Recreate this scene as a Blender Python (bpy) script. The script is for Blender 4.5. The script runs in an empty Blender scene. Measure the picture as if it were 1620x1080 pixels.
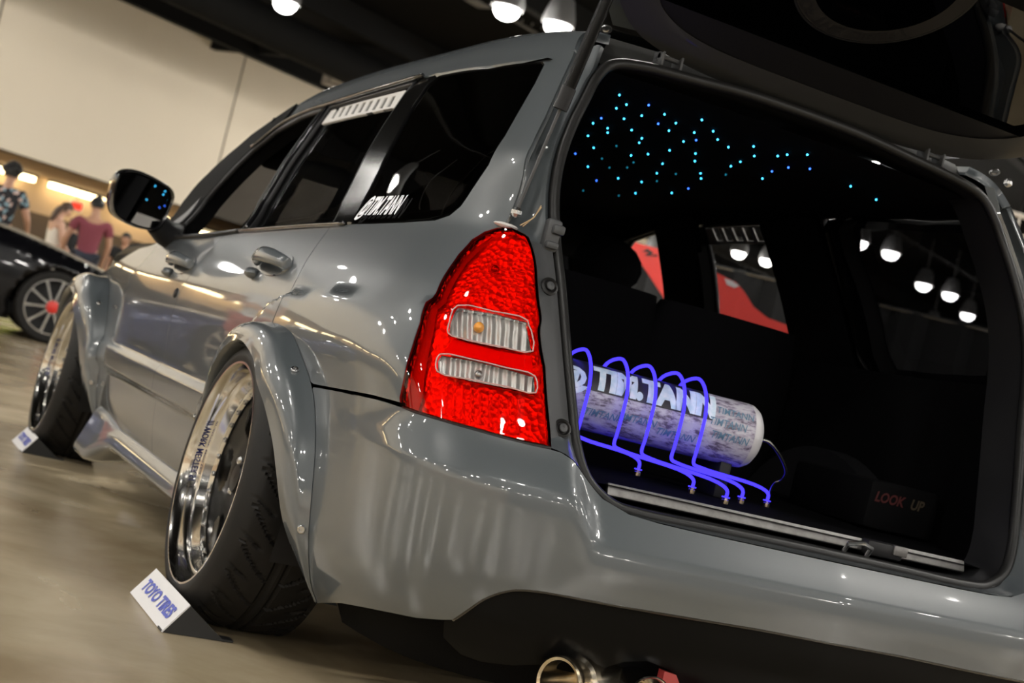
import bpy, bmesh, math, random
import numpy as np
from mathutils import Vector, Matrix, Quaternion
from mathutils.geometry import delaunay_2d_cdt

# ---------------------------------------------------------------- camera, world, exposure
scene = bpy.context.scene
COL = scene.collection
cam_data = bpy.data.cameras.new('camera'); cam = bpy.data.objects.new('camera', cam_data); COL.objects.link(cam)
CAM = np.array([-1.7649, -2.2709, .6449]); YAW, PITCH, ROLL, FPX = .4264, .0275, .2435, 2412.8
_f = np.array([math.sin(YAW)*math.cos(PITCH), math.cos(YAW)*math.cos(PITCH), math.sin(PITCH)])
_r = np.array([math.cos(YAW), -math.sin(YAW), 0.]); _u = np.cross(_r, _f)
_r2 = math.cos(ROLL)*_r + math.sin(ROLL)*_u; _u2 = -math.sin(ROLL)*_r + math.cos(ROLL)*_u
cam.matrix_world = Matrix([[_r2[i], _u2[i], -_f[i], CAM[i]] for i in range(3)] + [[0, 0, 0, 1]])
cam_data.sensor_width = 36; cam_data.lens = FPX * 36 / 1620; cam_data.clip_start = .05; cam_data.clip_end = 300
cam_data.dof.use_dof = True; cam_data.dof.focus_distance = 2.62; cam_data.dof.aperture_fstop = 6.3
scene.camera = cam
scene.view_settings.view_transform = 'Standard'; scene.view_settings.look = 'None'
scene.view_settings.gamma = 1; scene.view_settings.use_curve_mapping = False
scene.view_settings.exposure = 0.1
scene.cycles.use_denoising = True
scene.cycles.max_bounces = 10; scene.cycles.transparent_max_bounces = 16; scene.cycles.sample_clamp_indirect = 8; scene.cycles.sample_clamp_direct = 12
world = bpy.data.worlds.new('hall_air'); scene.world = world; world.use_nodes = True
world.node_tree.nodes['Background'].inputs[0].default_value = (.9, .85, .78, 1); world.node_tree.nodes['Background'].inputs[1].default_value = .02
LAMP_POWER = 270.0      # radiance of a ceiling spot lens
COVE_POWER = 9.0
# ---------------------------------------------------------------- body surface of the wagon
def pchip(xs, ys):
    xs = np.asarray(xs, float); ys = np.asarray(ys, float)
    h = np.diff(xs); d = np.diff(ys) / h
    m = np.zeros(len(xs))
    for i in range(1, len(xs) - 1):
        if d[i-1] * d[i] > 0:
            w1 = 2 * h[i] + h[i-1]; w2 = h[i] + 2 * h[i-1]
            m[i] = (w1 + w2) / (w1 / d[i-1] + w2 / d[i])
    m[0] = d[0]; m[-1] = d[-1]
    def f(x):
        x = np.clip(np.asarray(x, float), xs[0], xs[-1])
        i = np.clip(np.searchsorted(xs, x) - 1, 0, len(xs) - 2)
        t = (x - xs[i]) / h[i]
        return (ys[i] * (1 + 2*t) * (1-t)**2 + h[i] * m[i] * t * (1-t)**2
                + ys[i+1] * t*t * (3 - 2*t) + h[i] * m[i+1] * t*t * (t - 1))
    return f
def sstep(a, b, x):
    t = np.clip((np.asarray(x, float) - a) / (b - a), 0, 1); return t*t*(3 - 2*t)
def catmull(P, n=24, closed=False):
    P = np.asarray(P, float)
    Q = np.vstack([P[-1:], P, P[:2]]) if closed else np.vstack([2*P[:1]-P[1:2], P, 2*P[-1:]-P[-2:-1]])
    out = []
    for i in range(1, len(Q) - 2):
        p0, p1, p2, p3 = Q[i-1], Q[i], Q[i+1], Q[i+2]
        a = [0, 0, 0, 0]
        for k, (s, e) in enumerate(((p0, p1), (p1, p2), (p2, p3))): a[k+1] = a[k] + max(np.linalg.norm(e - s), 1e-9) ** .5
        for t in np.linspace(a[1], a[2], n, endpoint=False):
            A1 = (a[1]-t)/(a[1]-a[0])*p0 + (t-a[0])/(a[1]-a[0])*p1
            A2 = (a[2]-t)/(a[2]-a[1])*p1 + (t-a[1])/(a[2]-a[1])*p2
            A3 = (a[3]-t)/(a[3]-a[2])*p2 + (t-a[2])/(a[3]-a[2])*p3
            B1 = (a[2]-t)/(a[2]-a[0])*A1 + (t-a[0])/(a[2]-a[0])*A2
            B2 = (a[3]-t)/(a[3]-a[1])*A2 + (t-a[1])/(a[3]-a[1])*A3
            out.append((a[2]-t)/(a[2]-a[1])*B1 + (t-a[1])/(a[2]-a[1])*B2)
    if not closed: out.append(P[-1])
    return np.array(out)
W0 = .868
TP = catmull([(0,0),(.30,.008),(.50,.022),(.62,.042),(.71,.075),(.775,.125),(.815,.20),(.84,.31),(.856,.48),(.866,.75),(.868,1.1),
              (.868,2.2),(.862,2.8),(.835,3.35),(.79,3.85),(.70,4.2),(.5,4.40),(.25,4.46),(0,4.48)], 30)
TU = np.concatenate([[0], np.cumsum(np.linalg.norm(np.diff(TP, axis=0), axis=1))])
WZ = pchip([.08,.14,.20,.30,.45,.60,.70,.78,.84,.88,.92,1.10,1.24,1.31,1.355,1.375,1.388,1.395],
           [.74,.785,.825,.853,.865,.868,.860,.835,.804,.780,.756,.692,.634,.602,.578,.558,.525,.46])
YR = pchip([.08,.15,.20,.26,.34,.42,.470,.488,.501,.557,.575,.62,1.40],
           [.10,.040,.000,-.035,-.056,-.060,-.0585,-.0545,-.046,-.007,0.0,.020,.345])
def roof_drop(y): return .042 * np.clip(np.asarray(y) - 1.45, 0, 9) ** 2 + .035 * np.clip((.95 - np.asarray(y)) / .6, 0, 2) ** 2
def S(u, z):
    """outer skin: u runs along the plan outline (0 = rear centre, + = left side), z is the height"""
    u = np.asarray(u, float); z = np.asarray(z, float)
    sg = np.where(u < 0, 1., -1.); a = np.abs(u)
    X = np.interp(a, TU, TP[:, 0]); Y = np.interp(a, TU, TP[:, 1])
    # low step of the bumper in front of the tailgate opening
    mid = 1 - sstep(.50, .57, X)
    ze = z + mid * .07 * sstep(.33, .41, z) * (1 - sstep(.55, .7, z))
    fade = 1 - sstep(.15, 1.0, Y)
    y = Y + YR(ze) * fade
    hw = WZ(z)
    X = W0 * (1 - (1 - X / W0) * (1 - .70 * sstep(.86, 1.08, z) * sstep(.3, .6, X)))
    # blister over the rear wheel, ended by a crease
    zc = np.interp(y, [-.2, .2, .5, .9, 1.0, 1.1, 1.2, 1.35], [.755, .760, .754, .722, .695, .64, .56, .40])
    hw = hw + .013 * sstep(-.004, .011, zc - z) * (1 - sstep(.10, .24, zc - z)) * sstep(.0, .25, y) * (1 - sstep(1.1, 1.4, y))
    # rubbing strip on the doors
    hw = hw + .016 * sstep(.372, .392, z) * (1 - sstep(.445, .475, z)) * sstep(.95, 1.1, y) * (1 - sstep(3.05, 3.12, y))
    x = sg * X * hw / W0
    zz = z - roof_drop(y) * sstep(1.0, 1.32, z)
    return np.stack([x, y, zz], -1)
def SN(u, z, e=1e-3):
    du = S(np.asarray(u) + .014, z) - S(np.asarray(u) - .014, z); dz = S(u, np.asarray(z) + e) - S(u, np.asarray(z) - e)
    n = np.cross(dz, du); return n / np.linalg.norm(n, axis=-1, keepdims=True)
def u_of_y(y): return float(np.interp(y, TP[:, 1], TU))
# ---------------------------------------------------------------- materials
def _mat(name):
    m = bpy.data.materials.new(name); m.use_nodes = True
    return m, m.node_tree, m.node_tree.nodes['Principled BSDF']
def mat(name, col, rough=.5, metal=0., coat=0., coat_rough=.03, spec=.5, noise=None, bump=None, emit=None, sheen=0., ior=1.5):
    """noise = (scale, other colour, sharpness); bump = (scale, strength)"""
    m, nt, b = _mat(name)
    b.inputs['Base Color'].default_value = (*col, 1); b.inputs['Roughness'].default_value = rough
    b.inputs['Metallic'].default_value = metal; b.inputs['Coat Weight'].default_value = coat
    b.inputs['Coat Roughness'].default_value = coat_rough; b.inputs['Specular IOR Level'].default_value = spec
    b.inputs['IOR'].default_value = ior
    if sheen: b.inputs['Sheen Weight'].default_value = sheen
    tc = nt.nodes.new('ShaderNodeTexCoord')
    n = nt.nodes.new('ShaderNodeTexNoise'); n.inputs['Scale'].default_value = noise[0] if noise else 30
    n.inputs['Detail'].default_value = 6; nt.links.new(tc.outputs['Object'], n.inputs['Vector'])
    cr = nt.nodes.new('ShaderNodeValToRGB'); s = noise[2] if noise else .3
    o = noise[1] if noise else tuple(c * .96 for c in col)
    cr.color_ramp.elements[0].position = .5 - s; cr.color_ramp.elements[1].position = .5 + s
    cr.color_ramp.elements[0].color = (*o, 1); cr.color_ramp.elements[1].color = (*col, 1)
    nt.links.new(n.outputs['Fac'], cr.inputs['Fac']); nt.links.new(cr.outputs['Color'], b.inputs['Base Color'])
    if bump:
        n2 = nt.nodes.new('ShaderNodeTexNoise'); n2.inputs['Scale'].default_value = bump[0]; n2.inputs['Detail'].default_value = 4
        nt.links.new(tc.outputs['Object'], n2.inputs['Vector'])
        bp = nt.nodes.new('ShaderNodeBump'); bp.inputs['Strength'].default_value = bump[1]; bp.inputs['Distance'].default_value = .01
        nt.links.new(n2.outputs['Fac'], bp.inputs['Height']); nt.links.new(bp.outputs['Normal'], b.inputs['Normal'])
    if emit:
        b.inputs['Emission Color'].default_value = (*emit[0], 1); b.inputs['Emission Strength'].default_value = emit[1]
    return m
def mat_emit(name, col, strength):
    m, nt, b = _mat(name); nt.nodes.remove(b)
    e = nt.nodes.new('ShaderNodeEmission'); e.inputs[0].default_value = (*col, 1); e.inputs[1].default_value = strength
    nt.links.new(e.outputs[0], nt.nodes['Material Output'].inputs[0]); return m
def mat_pane(name, tint, ior=1.5, rough=0., gloss=(1, 1, 1), bump=None):
    """thin pane: mirror by Fresnel, the rest passes tinted"""
    m, nt, b = _mat(name); nt.nodes.remove(b)
    fr = nt.nodes.new('ShaderNodeFresnel'); fr.inputs[0].default_value = ior
    t = nt.nodes.new('ShaderNodeBsdfTransparent'); t.inputs[0].default_value = (*tint, 1)
    g = nt.nodes.new('ShaderNodeBsdfGlossy'); g.inputs['Color'].default_value = (*gloss, 1); g.inputs['Roughness'].default_value = rough
    geo = nt.nodes.new('ShaderNodeNewGeometry'); vm = nt.nodes.new('ShaderNodeVectorMath'); vm.operation = 'SCALE'
    mr = nt.nodes.new('ShaderNodeMapRange'); nt.links.new(geo.outputs['Backfacing'], mr.inputs['Value'])
    mr.inputs['To Min'].default_value = 1; mr.inputs['To Max'].default_value = -1
    nt.links.new(geo.outputs['Normal'], vm.inputs[0]); vm.inputs['Scale'].default_value = 1
    mx = nt.nodes.new('ShaderNodeMixShader')
    # same reflectance from both sides of a thin pane
    lw = nt.nodes.new('ShaderNodeLayerWeight'); lw.inputs['Blend'].default_value = .5
    p5 = nt.nodes.new('ShaderNodeMath'); p5.operation = 'POWER'; p5.inputs[1].default_value = 4.5; nt.links.new(lw.outputs['Facing'], p5.inputs[0])
    r0 = ((ior - 1) / (ior + 1)) ** 2 * 1.6
    ma = nt.nodes.new('ShaderNodeMath'); ma.operation = 'MULTIPLY_ADD'; ma.inputs[1].default_value = 1 - r0; ma.inputs[2].default_value = r0
    nt.links.new(p5.outputs[0], ma.inputs[0]); nt.links.new(ma.outputs[0], mx.inputs[0])
    nt.links.new(t.outputs[0], mx.inputs[1]); nt.links.new(g.outputs[0], mx.inputs[2])
    nt.links.new(mx.outputs[0], nt.nodes['Material Output'].inputs[0])
    for x in (fr, geo, vm, mr): nt.nodes.remove(x)
    if bump:
        tc = nt.nodes.new('ShaderNodeTexCoord'); v = nt.nodes.new('ShaderNodeTexVoronoi'); v.inputs['Scale'].default_value = bump[0]
        nt.links.new(tc.outputs['Object'], v.inputs['Vector'])
        bp = nt.nodes.new('ShaderNodeBump'); bp.inputs['Strength'].default_value = bump[1]; bp.inputs['Distance'].default_value = .004
        nt.links.new(v.outputs['Distance'], bp.inputs['Height']); nt.links.new(bp.outputs['Normal'], g.inputs['Normal'])
    return m
M = {}
M['paint'] = mat('grey_car_paint', (.072, .083, .091), .38, 0, 1., .028, noise=(400, (.068, .079, .086), .3)); M['paint'].node_tree.nodes['Principled BSDF'].inputs['Coat IOR'].default_value = 1.8
M['black_gloss'] = mat('gloss_black', (.006, .006, .007), .12, 0, 1., .02)
M['black_trim'] = mat('black_trim', (.010, .010, .011), .45, spec=.25, bump=(900, .08))
M['dark_trim'] = mat('charcoal_trim', (.045, .047, .05), .5, bump=(700, .1))
M['rubber'] = mat('rubber', (.010, .010, .010), .42, spec=.3)
M['tyre'] = mat('tyre_rubber', (.010, .0095, .009), .55, spec=.18, noise=(14, (.014, .0125, .011), .3), bump=(500, .05))
M['carpet'] = mat('black_carpet', (.0028, .0028, .0034), .95, spec=.03, bump=(600, .5))
M['liner'] = mat('interior_black', (.003, .003, .0034), .75, spec=.06, bump=(300, .1))
M['seat'] = mat('seat_fabric', (.004, .004, .005), .9, spec=.08, bump=(500, .3))
M['headliner'] = mat('headliner_suede', (.004, .004, .005), .95, spec=.05, bump=(500, .3))
M['chrome'] = mat('polished_rim', (.82, .80, .76), .10, 1., noise=(60, (.80, .78, .75), .3))
M['steel'] = mat('steel', (.55, .55, .55), .25, 1.)
M['alloy'] = mat('brushed_aluminium', (.24, .235, .23), .5, 1., noise=(60, (.16, .155, .15), .25), bump=(250, .08))
M['gold_steel'] = mat('heat_tinted_steel', (.75, .62, .42), .18, 1., noise=(18, (.85, .80, .70), .2))
M['spoke'] = mat('satin_black_spokes', (.006, .006, .006), .35, spec=.12)
M['glass'] = mat_pane('tinted_window', (.10, .10, .105), 1.52)
M['glass_door'] = mat_pane('light_tinted_window', (.45, .45, .45), 1.52)
M['glass_clear'] = mat_pane('clear_window', (.82, .84, .83), 1.5)
M['mirror'] = mat('mirror_silver', (.75, .76, .78), .0, 1.)
M['red_lens'] = mat_pane('red_lens', (.97, .055, .018), 1.5, bump=None)
M['clear_lens'] = mat_pane('clear_lens', (.92, .92, .92), 1.5)
M['white'] = mat('white_plastic', (.75, .74, .73), .35)
M['blue_tube'] = mat_emit('blue_tube_glow', (.050, .032, 1.0), 2.1)
M['star'] = mat_emit('star_cyan', (.05, .55, 1.0), 5.0)
M['star_blue'] = mat_emit('star_blue', (.04, .16, 1.0), 4.0)
M['star_dim'] = mat_emit('star_teal', (.02, .30, .45), .8)
def red_reflector():
    m, nt, b = _mat('lamp_reflector'); b.inputs['Metallic'].default_value = .75; b.inputs['Roughness'].default_value = .34
    b.inputs['Base Color'].default_value = (.9, .88, .86, 1)
    tc = nt.nodes.new('ShaderNodeTexCoord'); v = nt.nodes.new('ShaderNodeTexVoronoi'); v.inputs['Scale'].default_value = 110
    nt.links.new(tc.outputs['Object'], v.inputs['Vector'])
    bp = nt.nodes.new('ShaderNodeBump'); bp.inputs['Strength'].default_value = .55; bp.inputs['Distance'].default_value = .006
    nt.links.new(v.outputs['Distance'], bp.inputs['Height']); nt.links.new(bp.outputs['Normal'], b.inputs['Normal']); return m
M['reflector'] = red_reflector()
def ribbed_silver():
    m, nt, b = _mat('ribbed_silver'); b.inputs['Metallic'].default_value = .7; b.inputs['Roughness'].default_value = .3; b.inputs['Base Color'].default_value = (.80, .79, .76, 1)
    tc = nt.nodes.new('ShaderNodeTexCoord'); w = nt.nodes.new('ShaderNodeTexWave'); w.inputs['Scale'].default_value = 22; w.inputs['Distortion'].default_value = 1.5; w.inputs['Detail'].default_value = 2
    nt.links.new(tc.outputs['Object'], w.inputs['Vector']); bp = nt.nodes.new('ShaderNodeBump'); bp.inputs['Strength'].default_value = .8; bp.inputs['Distance'].default_value = .008
    nt.links.new(w.outputs['Fac'], bp.inputs['Height']); nt.links.new(bp.outputs['Normal'], b.inputs['Normal']); return m
M['ribbed'] = ribbed_silver()

# ---------------------------------------------------------------- geometry helpers
def obj(name, verts, faces, m, parent=None, normals=None, smooth=True):
    me = bpy.data.meshes.new(name); me.from_pydata([tuple(map(float, v)) for v in verts], [], [tuple(map(int, f)) for f in faces]); me.update()
    if smooth: me.shade_smooth()
    if normals is not None: me.normals_split_custom_set_from_vertices([tuple(map(float, n)) for n in normals])
    if m: me.materials.append(M[m] if isinstance(m, str) else m)
    o = bpy.data.objects.new(name, me); COL.objects.link(o)
    if parent: o.parent = parent
    return o
def tag(o, label=None, cat=None, group=None, kind=None):
    if label: o['label'] = label
    if cat: o['category'] = cat
    if group: o['group'] = group
    if kind: o['kind'] = kind
    return o
def empty(name, loc=(0, 0, 0), rz=0):
    o = bpy.data.objects.new(name, None); COL.objects.link(o); o.location = loc; o.rotation_euler = (0, 0, rz); o.empty_display_size = .1; return o
class G:
    """collects shapes of one mesh"""
    def __init__(s): s.v = []; s.f = []
    def add(s, v, f):
        n = len(s.v); s.v += [tuple(map(float, p)) for p in v]; s.f += [tuple(int(i) + n for i in q) for q in f]; return s
    def box(s, c, d, rz=0, bev=0, R=None):
        b = min(bev, min(d) * .49) if bev else 0
        h = [x / 2 for x in d]; bm = bmesh.new(); bmesh.ops.create_cube(bm, size=1)
        for v in bm.verts: v.co = Vector((v.co.x * d[0], v.co.y * d[1], v.co.z * d[2]))
        if b: bmesh.ops.bevel(bm, geom=bm.edges[:], offset=b, segments=2, affect='EDGES', profile=.5)
        mt = Matrix.Translation(c) @ (R.to_4x4() if R is not None else Matrix.Rotation(rz, 4, 'Z'))
        bm.verts.index_update(); s.add([mt @ v.co for v in bm.verts], [[v.index for v in f.verts] for f in bm.faces]); bm.free(); return s
    def tube(s, pts, r, n=10, closed=False, cap=True):
        P = [Vector(p) for p in pts]; k = len(P); rr = r if hasattr(r, '__len__') else [r] * k
        T = []
        for i in range(k):
            a = P[(i-1) % k] if (closed or i) else P[i]; b = P[(i+1) % k] if (closed or i < k-1) else P[i]
            T.append((b - a).normalized())
        up = Vector((0, 0, 1)) if abs(T[0].z) < .9 else Vector((0, 1, 0)); N = T[0].cross(up).normalized(); v = []
        for i in range(k):
            if i: N = (T[i-1].rotation_difference(T[i]) @ N).normalized()
            N = (N - T[i] * N.dot(T[i])).normalized(); B = T[i].cross(N)
            for j in range(n):
                a = 2 * math.pi * j / n; v.append(P[i] + (N * math.cos(a) + B * math.sin(a)) * rr[i])
        f = []
        for i in range(k if closed else k - 1):
            for j in range(n):
                f.append((i*n + j, i*n + (j+1) % n, ((i+1) % k)*n + (j+1) % n, ((i+1) % k)*n + j))
        if cap and not closed: f.append(tuple(range(n))[::-1]); f.append(tuple((k-1)*n + j for j in range(n)))
        return s.add(v, f)
    def cyl(s, a, b, r, n=16, r2=None): return s.tube([a, b], [r, r if r2 is None else r2], n)
    def lathe(s, prof, o=(0, 0, 0), axis=(0, 0, 1), n=32, a0=0, a1=2*math.pi):
        """prof = [(radius, height along axis)]"""
        ax = Vector(axis).normalized(); X = ax.orthogonal().normalized(); Y = ax.cross(X); o = Vector(o); full = abs(a1 - a0 - 2*math.pi) < 1e-6
        k = n if full else n + 1; v = []
        for r, h in prof:
            for j in range(k):
                a = a0 + (a1 - a0) * j / n; v.append(o + ax*h + (X*math.cos(a) + Y*math.sin(a))*r)
        f = []
        for i in range(len(prof) - 1):
            for j in range(n): f.append((i*k + j, i*k + (j+1) % k, (i+1)*k + (j+1) % k, (i+1)*k + j))
        return s.add(v, f)
    def grid(s, P, flip=False):
        P = np.asarray(P); a, b = P.shape[:2]
        f = [(i*b + j, i*b + j+1, (i+1)*b + j+1, (i+1)*b + j) for i in range(a-1) for j in range(b-1)]
        if flip: f = [q[::-1] for q in f]
        return s.add(P.reshape(-1, 3), f)
    def sph(s, c, r, n=16, R=None):
        rr = r if hasattr(r, '__len__') else (r, r, r); v = []; f = []; m = n // 2
        for i in range(m + 1):
            t = math.pi * i / m
            for j in range(n):
                p = 2*math.pi*j/n; q = Vector((rr[0]*math.sin(t)*math.cos(p), rr[1]*math.sin(t)*math.sin(p), rr[2]*math.cos(t)))
                if R is not None: q = R @ q
                v.append(q + Vector(c))
        for i in range(m):
            for j in range(n): f.append((i*n + j, (i+1)*n + j, (i+1)*n + (j+1) % n, i*n + (j+1) % n))
        return s.add(v, f)
    def prism(s, poly, t, fn):
        """poly 2D outline, thickness t: fn(a, b, h) -> xyz"""
        n = len(poly); v = [fn(a, b, 0) for a, b in poly] + [fn(a, b, t) for a, b in poly]
        return s.add(v, [tuple(range(n)), tuple(range(2*n - 1, n - 1, -1))] + [(i, n + i, n + (i+1) % n, (i+1) % n) for i in range(n)])
    def out(s, name, m, parent=None, smooth=True, sharp=.6):
        o = obj(name, s.v, s.f, m, parent, smooth=False)
        if smooth:
            o.data.shade_smooth(); o.data.set_sharp_from_angle(angle=sharp)
        return o
def mirror_obj(o, name=None):
    me = o.data.copy()
    c = np.zeros(len(me.vertices) * 3); me.vertices.foreach_get('co', c); c[0::3] *= -1; me.vertices.foreach_set('co', c)
    me.flip_normals(); me.update()
    q = bpy.data.objects.new(name or o.name.split('.')[0], me); COL.objects.link(q); q.parent = o.parent; return q
def inside(poly, pts):
    x, y = pts[:, 0], pts[:, 1]; c = np.zeros(len(pts), bool); n = len(poly); j = n - 1
    for i in range(n):
        xi, yi = poly[i]; xj, yj = poly[j]
        k = ((yi > y) != (yj > y)) & (x < (xj - xi) * (y - yi) / (yj - yi + 1e-15) + xi); c ^= k; j = i
    return c
def dens(poly, d):
    out = []; n = len(poly)
    for i in range(n):
        a = np.array(poly[i], float); b = np.array(poly[(i+1) % n], float); k = max(1, int(np.ceil(np.linalg.norm(b - a) / d)))
        for t in range(k): out.append(a + (b - a) * t / k)
    return np.array(out)
def area2(p): p = np.asarray(p); return .5 * np.sum(p[:, 0]*np.roll(p[:, 1], -1) - np.roll(p[:, 0], -1)*p[:, 1])
def inset(P, g):
    a = np.roll(P, 1, 0) - P; b = np.roll(P, -1, 0) - P
    d = np.roll(P, -1, 0) - np.roll(P, 1, 0); n = np.stack([-d[:, 1], d[:, 0]], 1); n /= np.linalg.norm(n, axis=1, keepdims=True) + 1e-12
    return P + n * g * (1 if area2(P) > 0 else -1)
def smooth_poly(pts, n=6): return [tuple(p) for p in catmull(pts, n, closed=True)]
def panel(name, outer, m, parent, holes=(), off=0., rim=.012, res=.022, gap=.0018, side=1, surf=None, nrm=None, zres=None):
    """trim a piece of the body surface along an outline given in (u, z); rim = depth of the turned-in edge"""
    surf = surf or S; nrm = nrm or SN
    zr = zres or res; SZ = np.array([1., res / zr])      # the grid is stretched so that its cells are square for the triangulation
    ds = lambda p: dens(np.asarray(p, float) * SZ, res * .8) / SZ
    loops = [inset(ds(outer), gap)] + [inset(ds(h), -gap) for h in holes]
    lo = loops[0].min(0); hi = loops[0].max(0)
    gx, gy = np.meshgrid(np.arange(lo[0] + res*.5, hi[0], res), np.arange(lo[1] + zr*.5, hi[1], zr))
    g = np.stack([gx.ravel() + (np.tile(np.arange(gx.shape[0])[:, None], (1, gx.shape[1])).ravel() % 2) * res * .5, gy.ravel()], 1)
    ok = inside(loops[0], g)
    for h in loops[1:]: ok &= ~inside(h, g)
    allb = np.vstack(loops)
    g = g[ok]
    if len(g):
        keep = np.ones(len(g), bool)
        for i in range(0, len(g), 2000):
            dd = np.abs(g[i:i+2000, None, 0] - allb[None, :, 0]) / res + np.abs(g[i:i+2000, None, 1] - allb[None, :, 1]) / zr
            keep[i:i+2000] = dd.min(1) > .6
        g = g[keep]
    P = np.vstack([allb, g]) if len(g) else allb
    edges = []; s = 0
    for l in loops:
        k = len(l); edges += [(s + i, s + (i+1) % k) for i in range(k)]; s += k
    vo, eo, fo, ov, oe, of = delaunay_2d_cdt([Vector(p) for p in P * SZ], edges, [], 0, 1e-6)
    V = np.array([tuple(v) for v in vo]) / SZ; T = np.array([f for f in fo if len(f) == 3])
    c = V[T].mean(1); ok = inside(loops[0], c)
    for h in loops[1:]: ok &= ~inside(h, c)
    T = T[ok]
    uu = V[:, 0]; zz = V[:, 1]
    N3 = nrm(uu, zz); P3 = surf(uu, zz) + N3 * off
    # orientation
    A = P3[T]; fn = np.cross(A[:, 1] - A[:, 0], A[:, 2] - A[:, 0]); fl = (fn * N3[T[:, 0]]).sum(1) < 0
    T[fl] = T[fl][:, ::-1]
    faces = T.tolist(); verts = P3.tolist(); norms = N3.tolist()
    if rim:
        cnt = {}
        for t in faces:
            for a, b in ((t[0], t[1]), (t[1], t[2]), (t[2], t[0])):
                if (b, a) in cnt: cnt.pop((b, a))
                else: cnt[(a, b)] = 1
        low = {}; lat = {}
        for a, b in cnt:
            d = P3[b] - P3[a]; l = np.cross(d, N3[a]); l /= np.linalg.norm(l) + 1e-12
            for k in (a, b): lat[k] = lat.get(k, 0) + l
        for k in lat:
            low[k] = len(verts); verts.append((P3[k] - N3[k] * rim).tolist()); n = lat[k] / (np.linalg.norm(lat[k]) + 1e-12); norms.append(n.tolist())
        for a, b in cnt: faces.append([b, a, low[a], low[b]])
    if side < 0:
        verts = [(-v[0], v[1], v[2]) for v in verts]; norms = [(-n[0], n[1], n[2]) for n in norms]; faces = [f[::-1] for f in faces]
    return obj(name, verts, faces, m, parent, normals=norms)
def both(name, outer, m, parent, **k):
    a = panel(name, outer, m, parent if not isinstance(parent, tuple) else parent[0], **k)
    b = panel(name, outer, m, parent if not isinstance(parent, tuple) else parent[1], side=-1, **k)
    return a, b
_TXT = {}
def text_geo(s, bold=0., shear=0., res=3, cuts=0):
    key = (s, bold, shear, cuts)
    if key not in _TXT:
        cu = bpy.data.curves.new('lettering', 'FONT'); cu.body = s; cu.size = 1; cu.align_x = 'LEFT'; cu.offset = bold; cu.shear = shear; cu.resolution_u = res; cu.fill_mode = 'FRONT'
        o = bpy.data.objects.new('lettering', cu); COL.objects.link(o)
        me = bpy.data.meshes.new_from_object(o.evaluated_get(bpy.context.evaluated_depsgraph_get()))
        if cuts:        # slices so that the letters can follow a curved wall
            bm = bmesh.new(); bm.from_mesh(me); zs_ = [p.co.y for p in bm.verts]; lo, hi = min(zs_), max(zs_)
            for i in range(1, cuts): bmesh.ops.bisect_plane(bm, geom=bm.verts[:] + bm.edges[:] + bm.faces[:], plane_co=(0, lo + (hi - lo) * i / cuts, 0), plane_no=(0, 1, 0))
            bm.to_mesh(me); bm.free()
        v = np.array([tuple(p.co) for p in me.vertices])[:, :2]; f = [tuple(p.vertices) for p in me.polygons]
        bpy.data.objects.remove(o); bpy.data.curves.remove(cu); bpy.data.meshes.remove(me)
        lo = v.min(0); v = v - lo; w, h = v.max(0); _TXT[key] = (v, f, w, h)
    return _TXT[key]
def text_obj(name, s, w, h, fn, m, parent, bold=.02, shear=0., t=0.):
    """lettering stretched to w x h; fn(a, b) -> xyz with a in 0..w, b in 0..h"""
    v, f, W_, H_ = text_geo(s, bold, shear)
    return obj(name, [fn(a / W_ * w, b / H_ * h) for a, b in v], f, m, parent, smooth=False)
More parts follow.
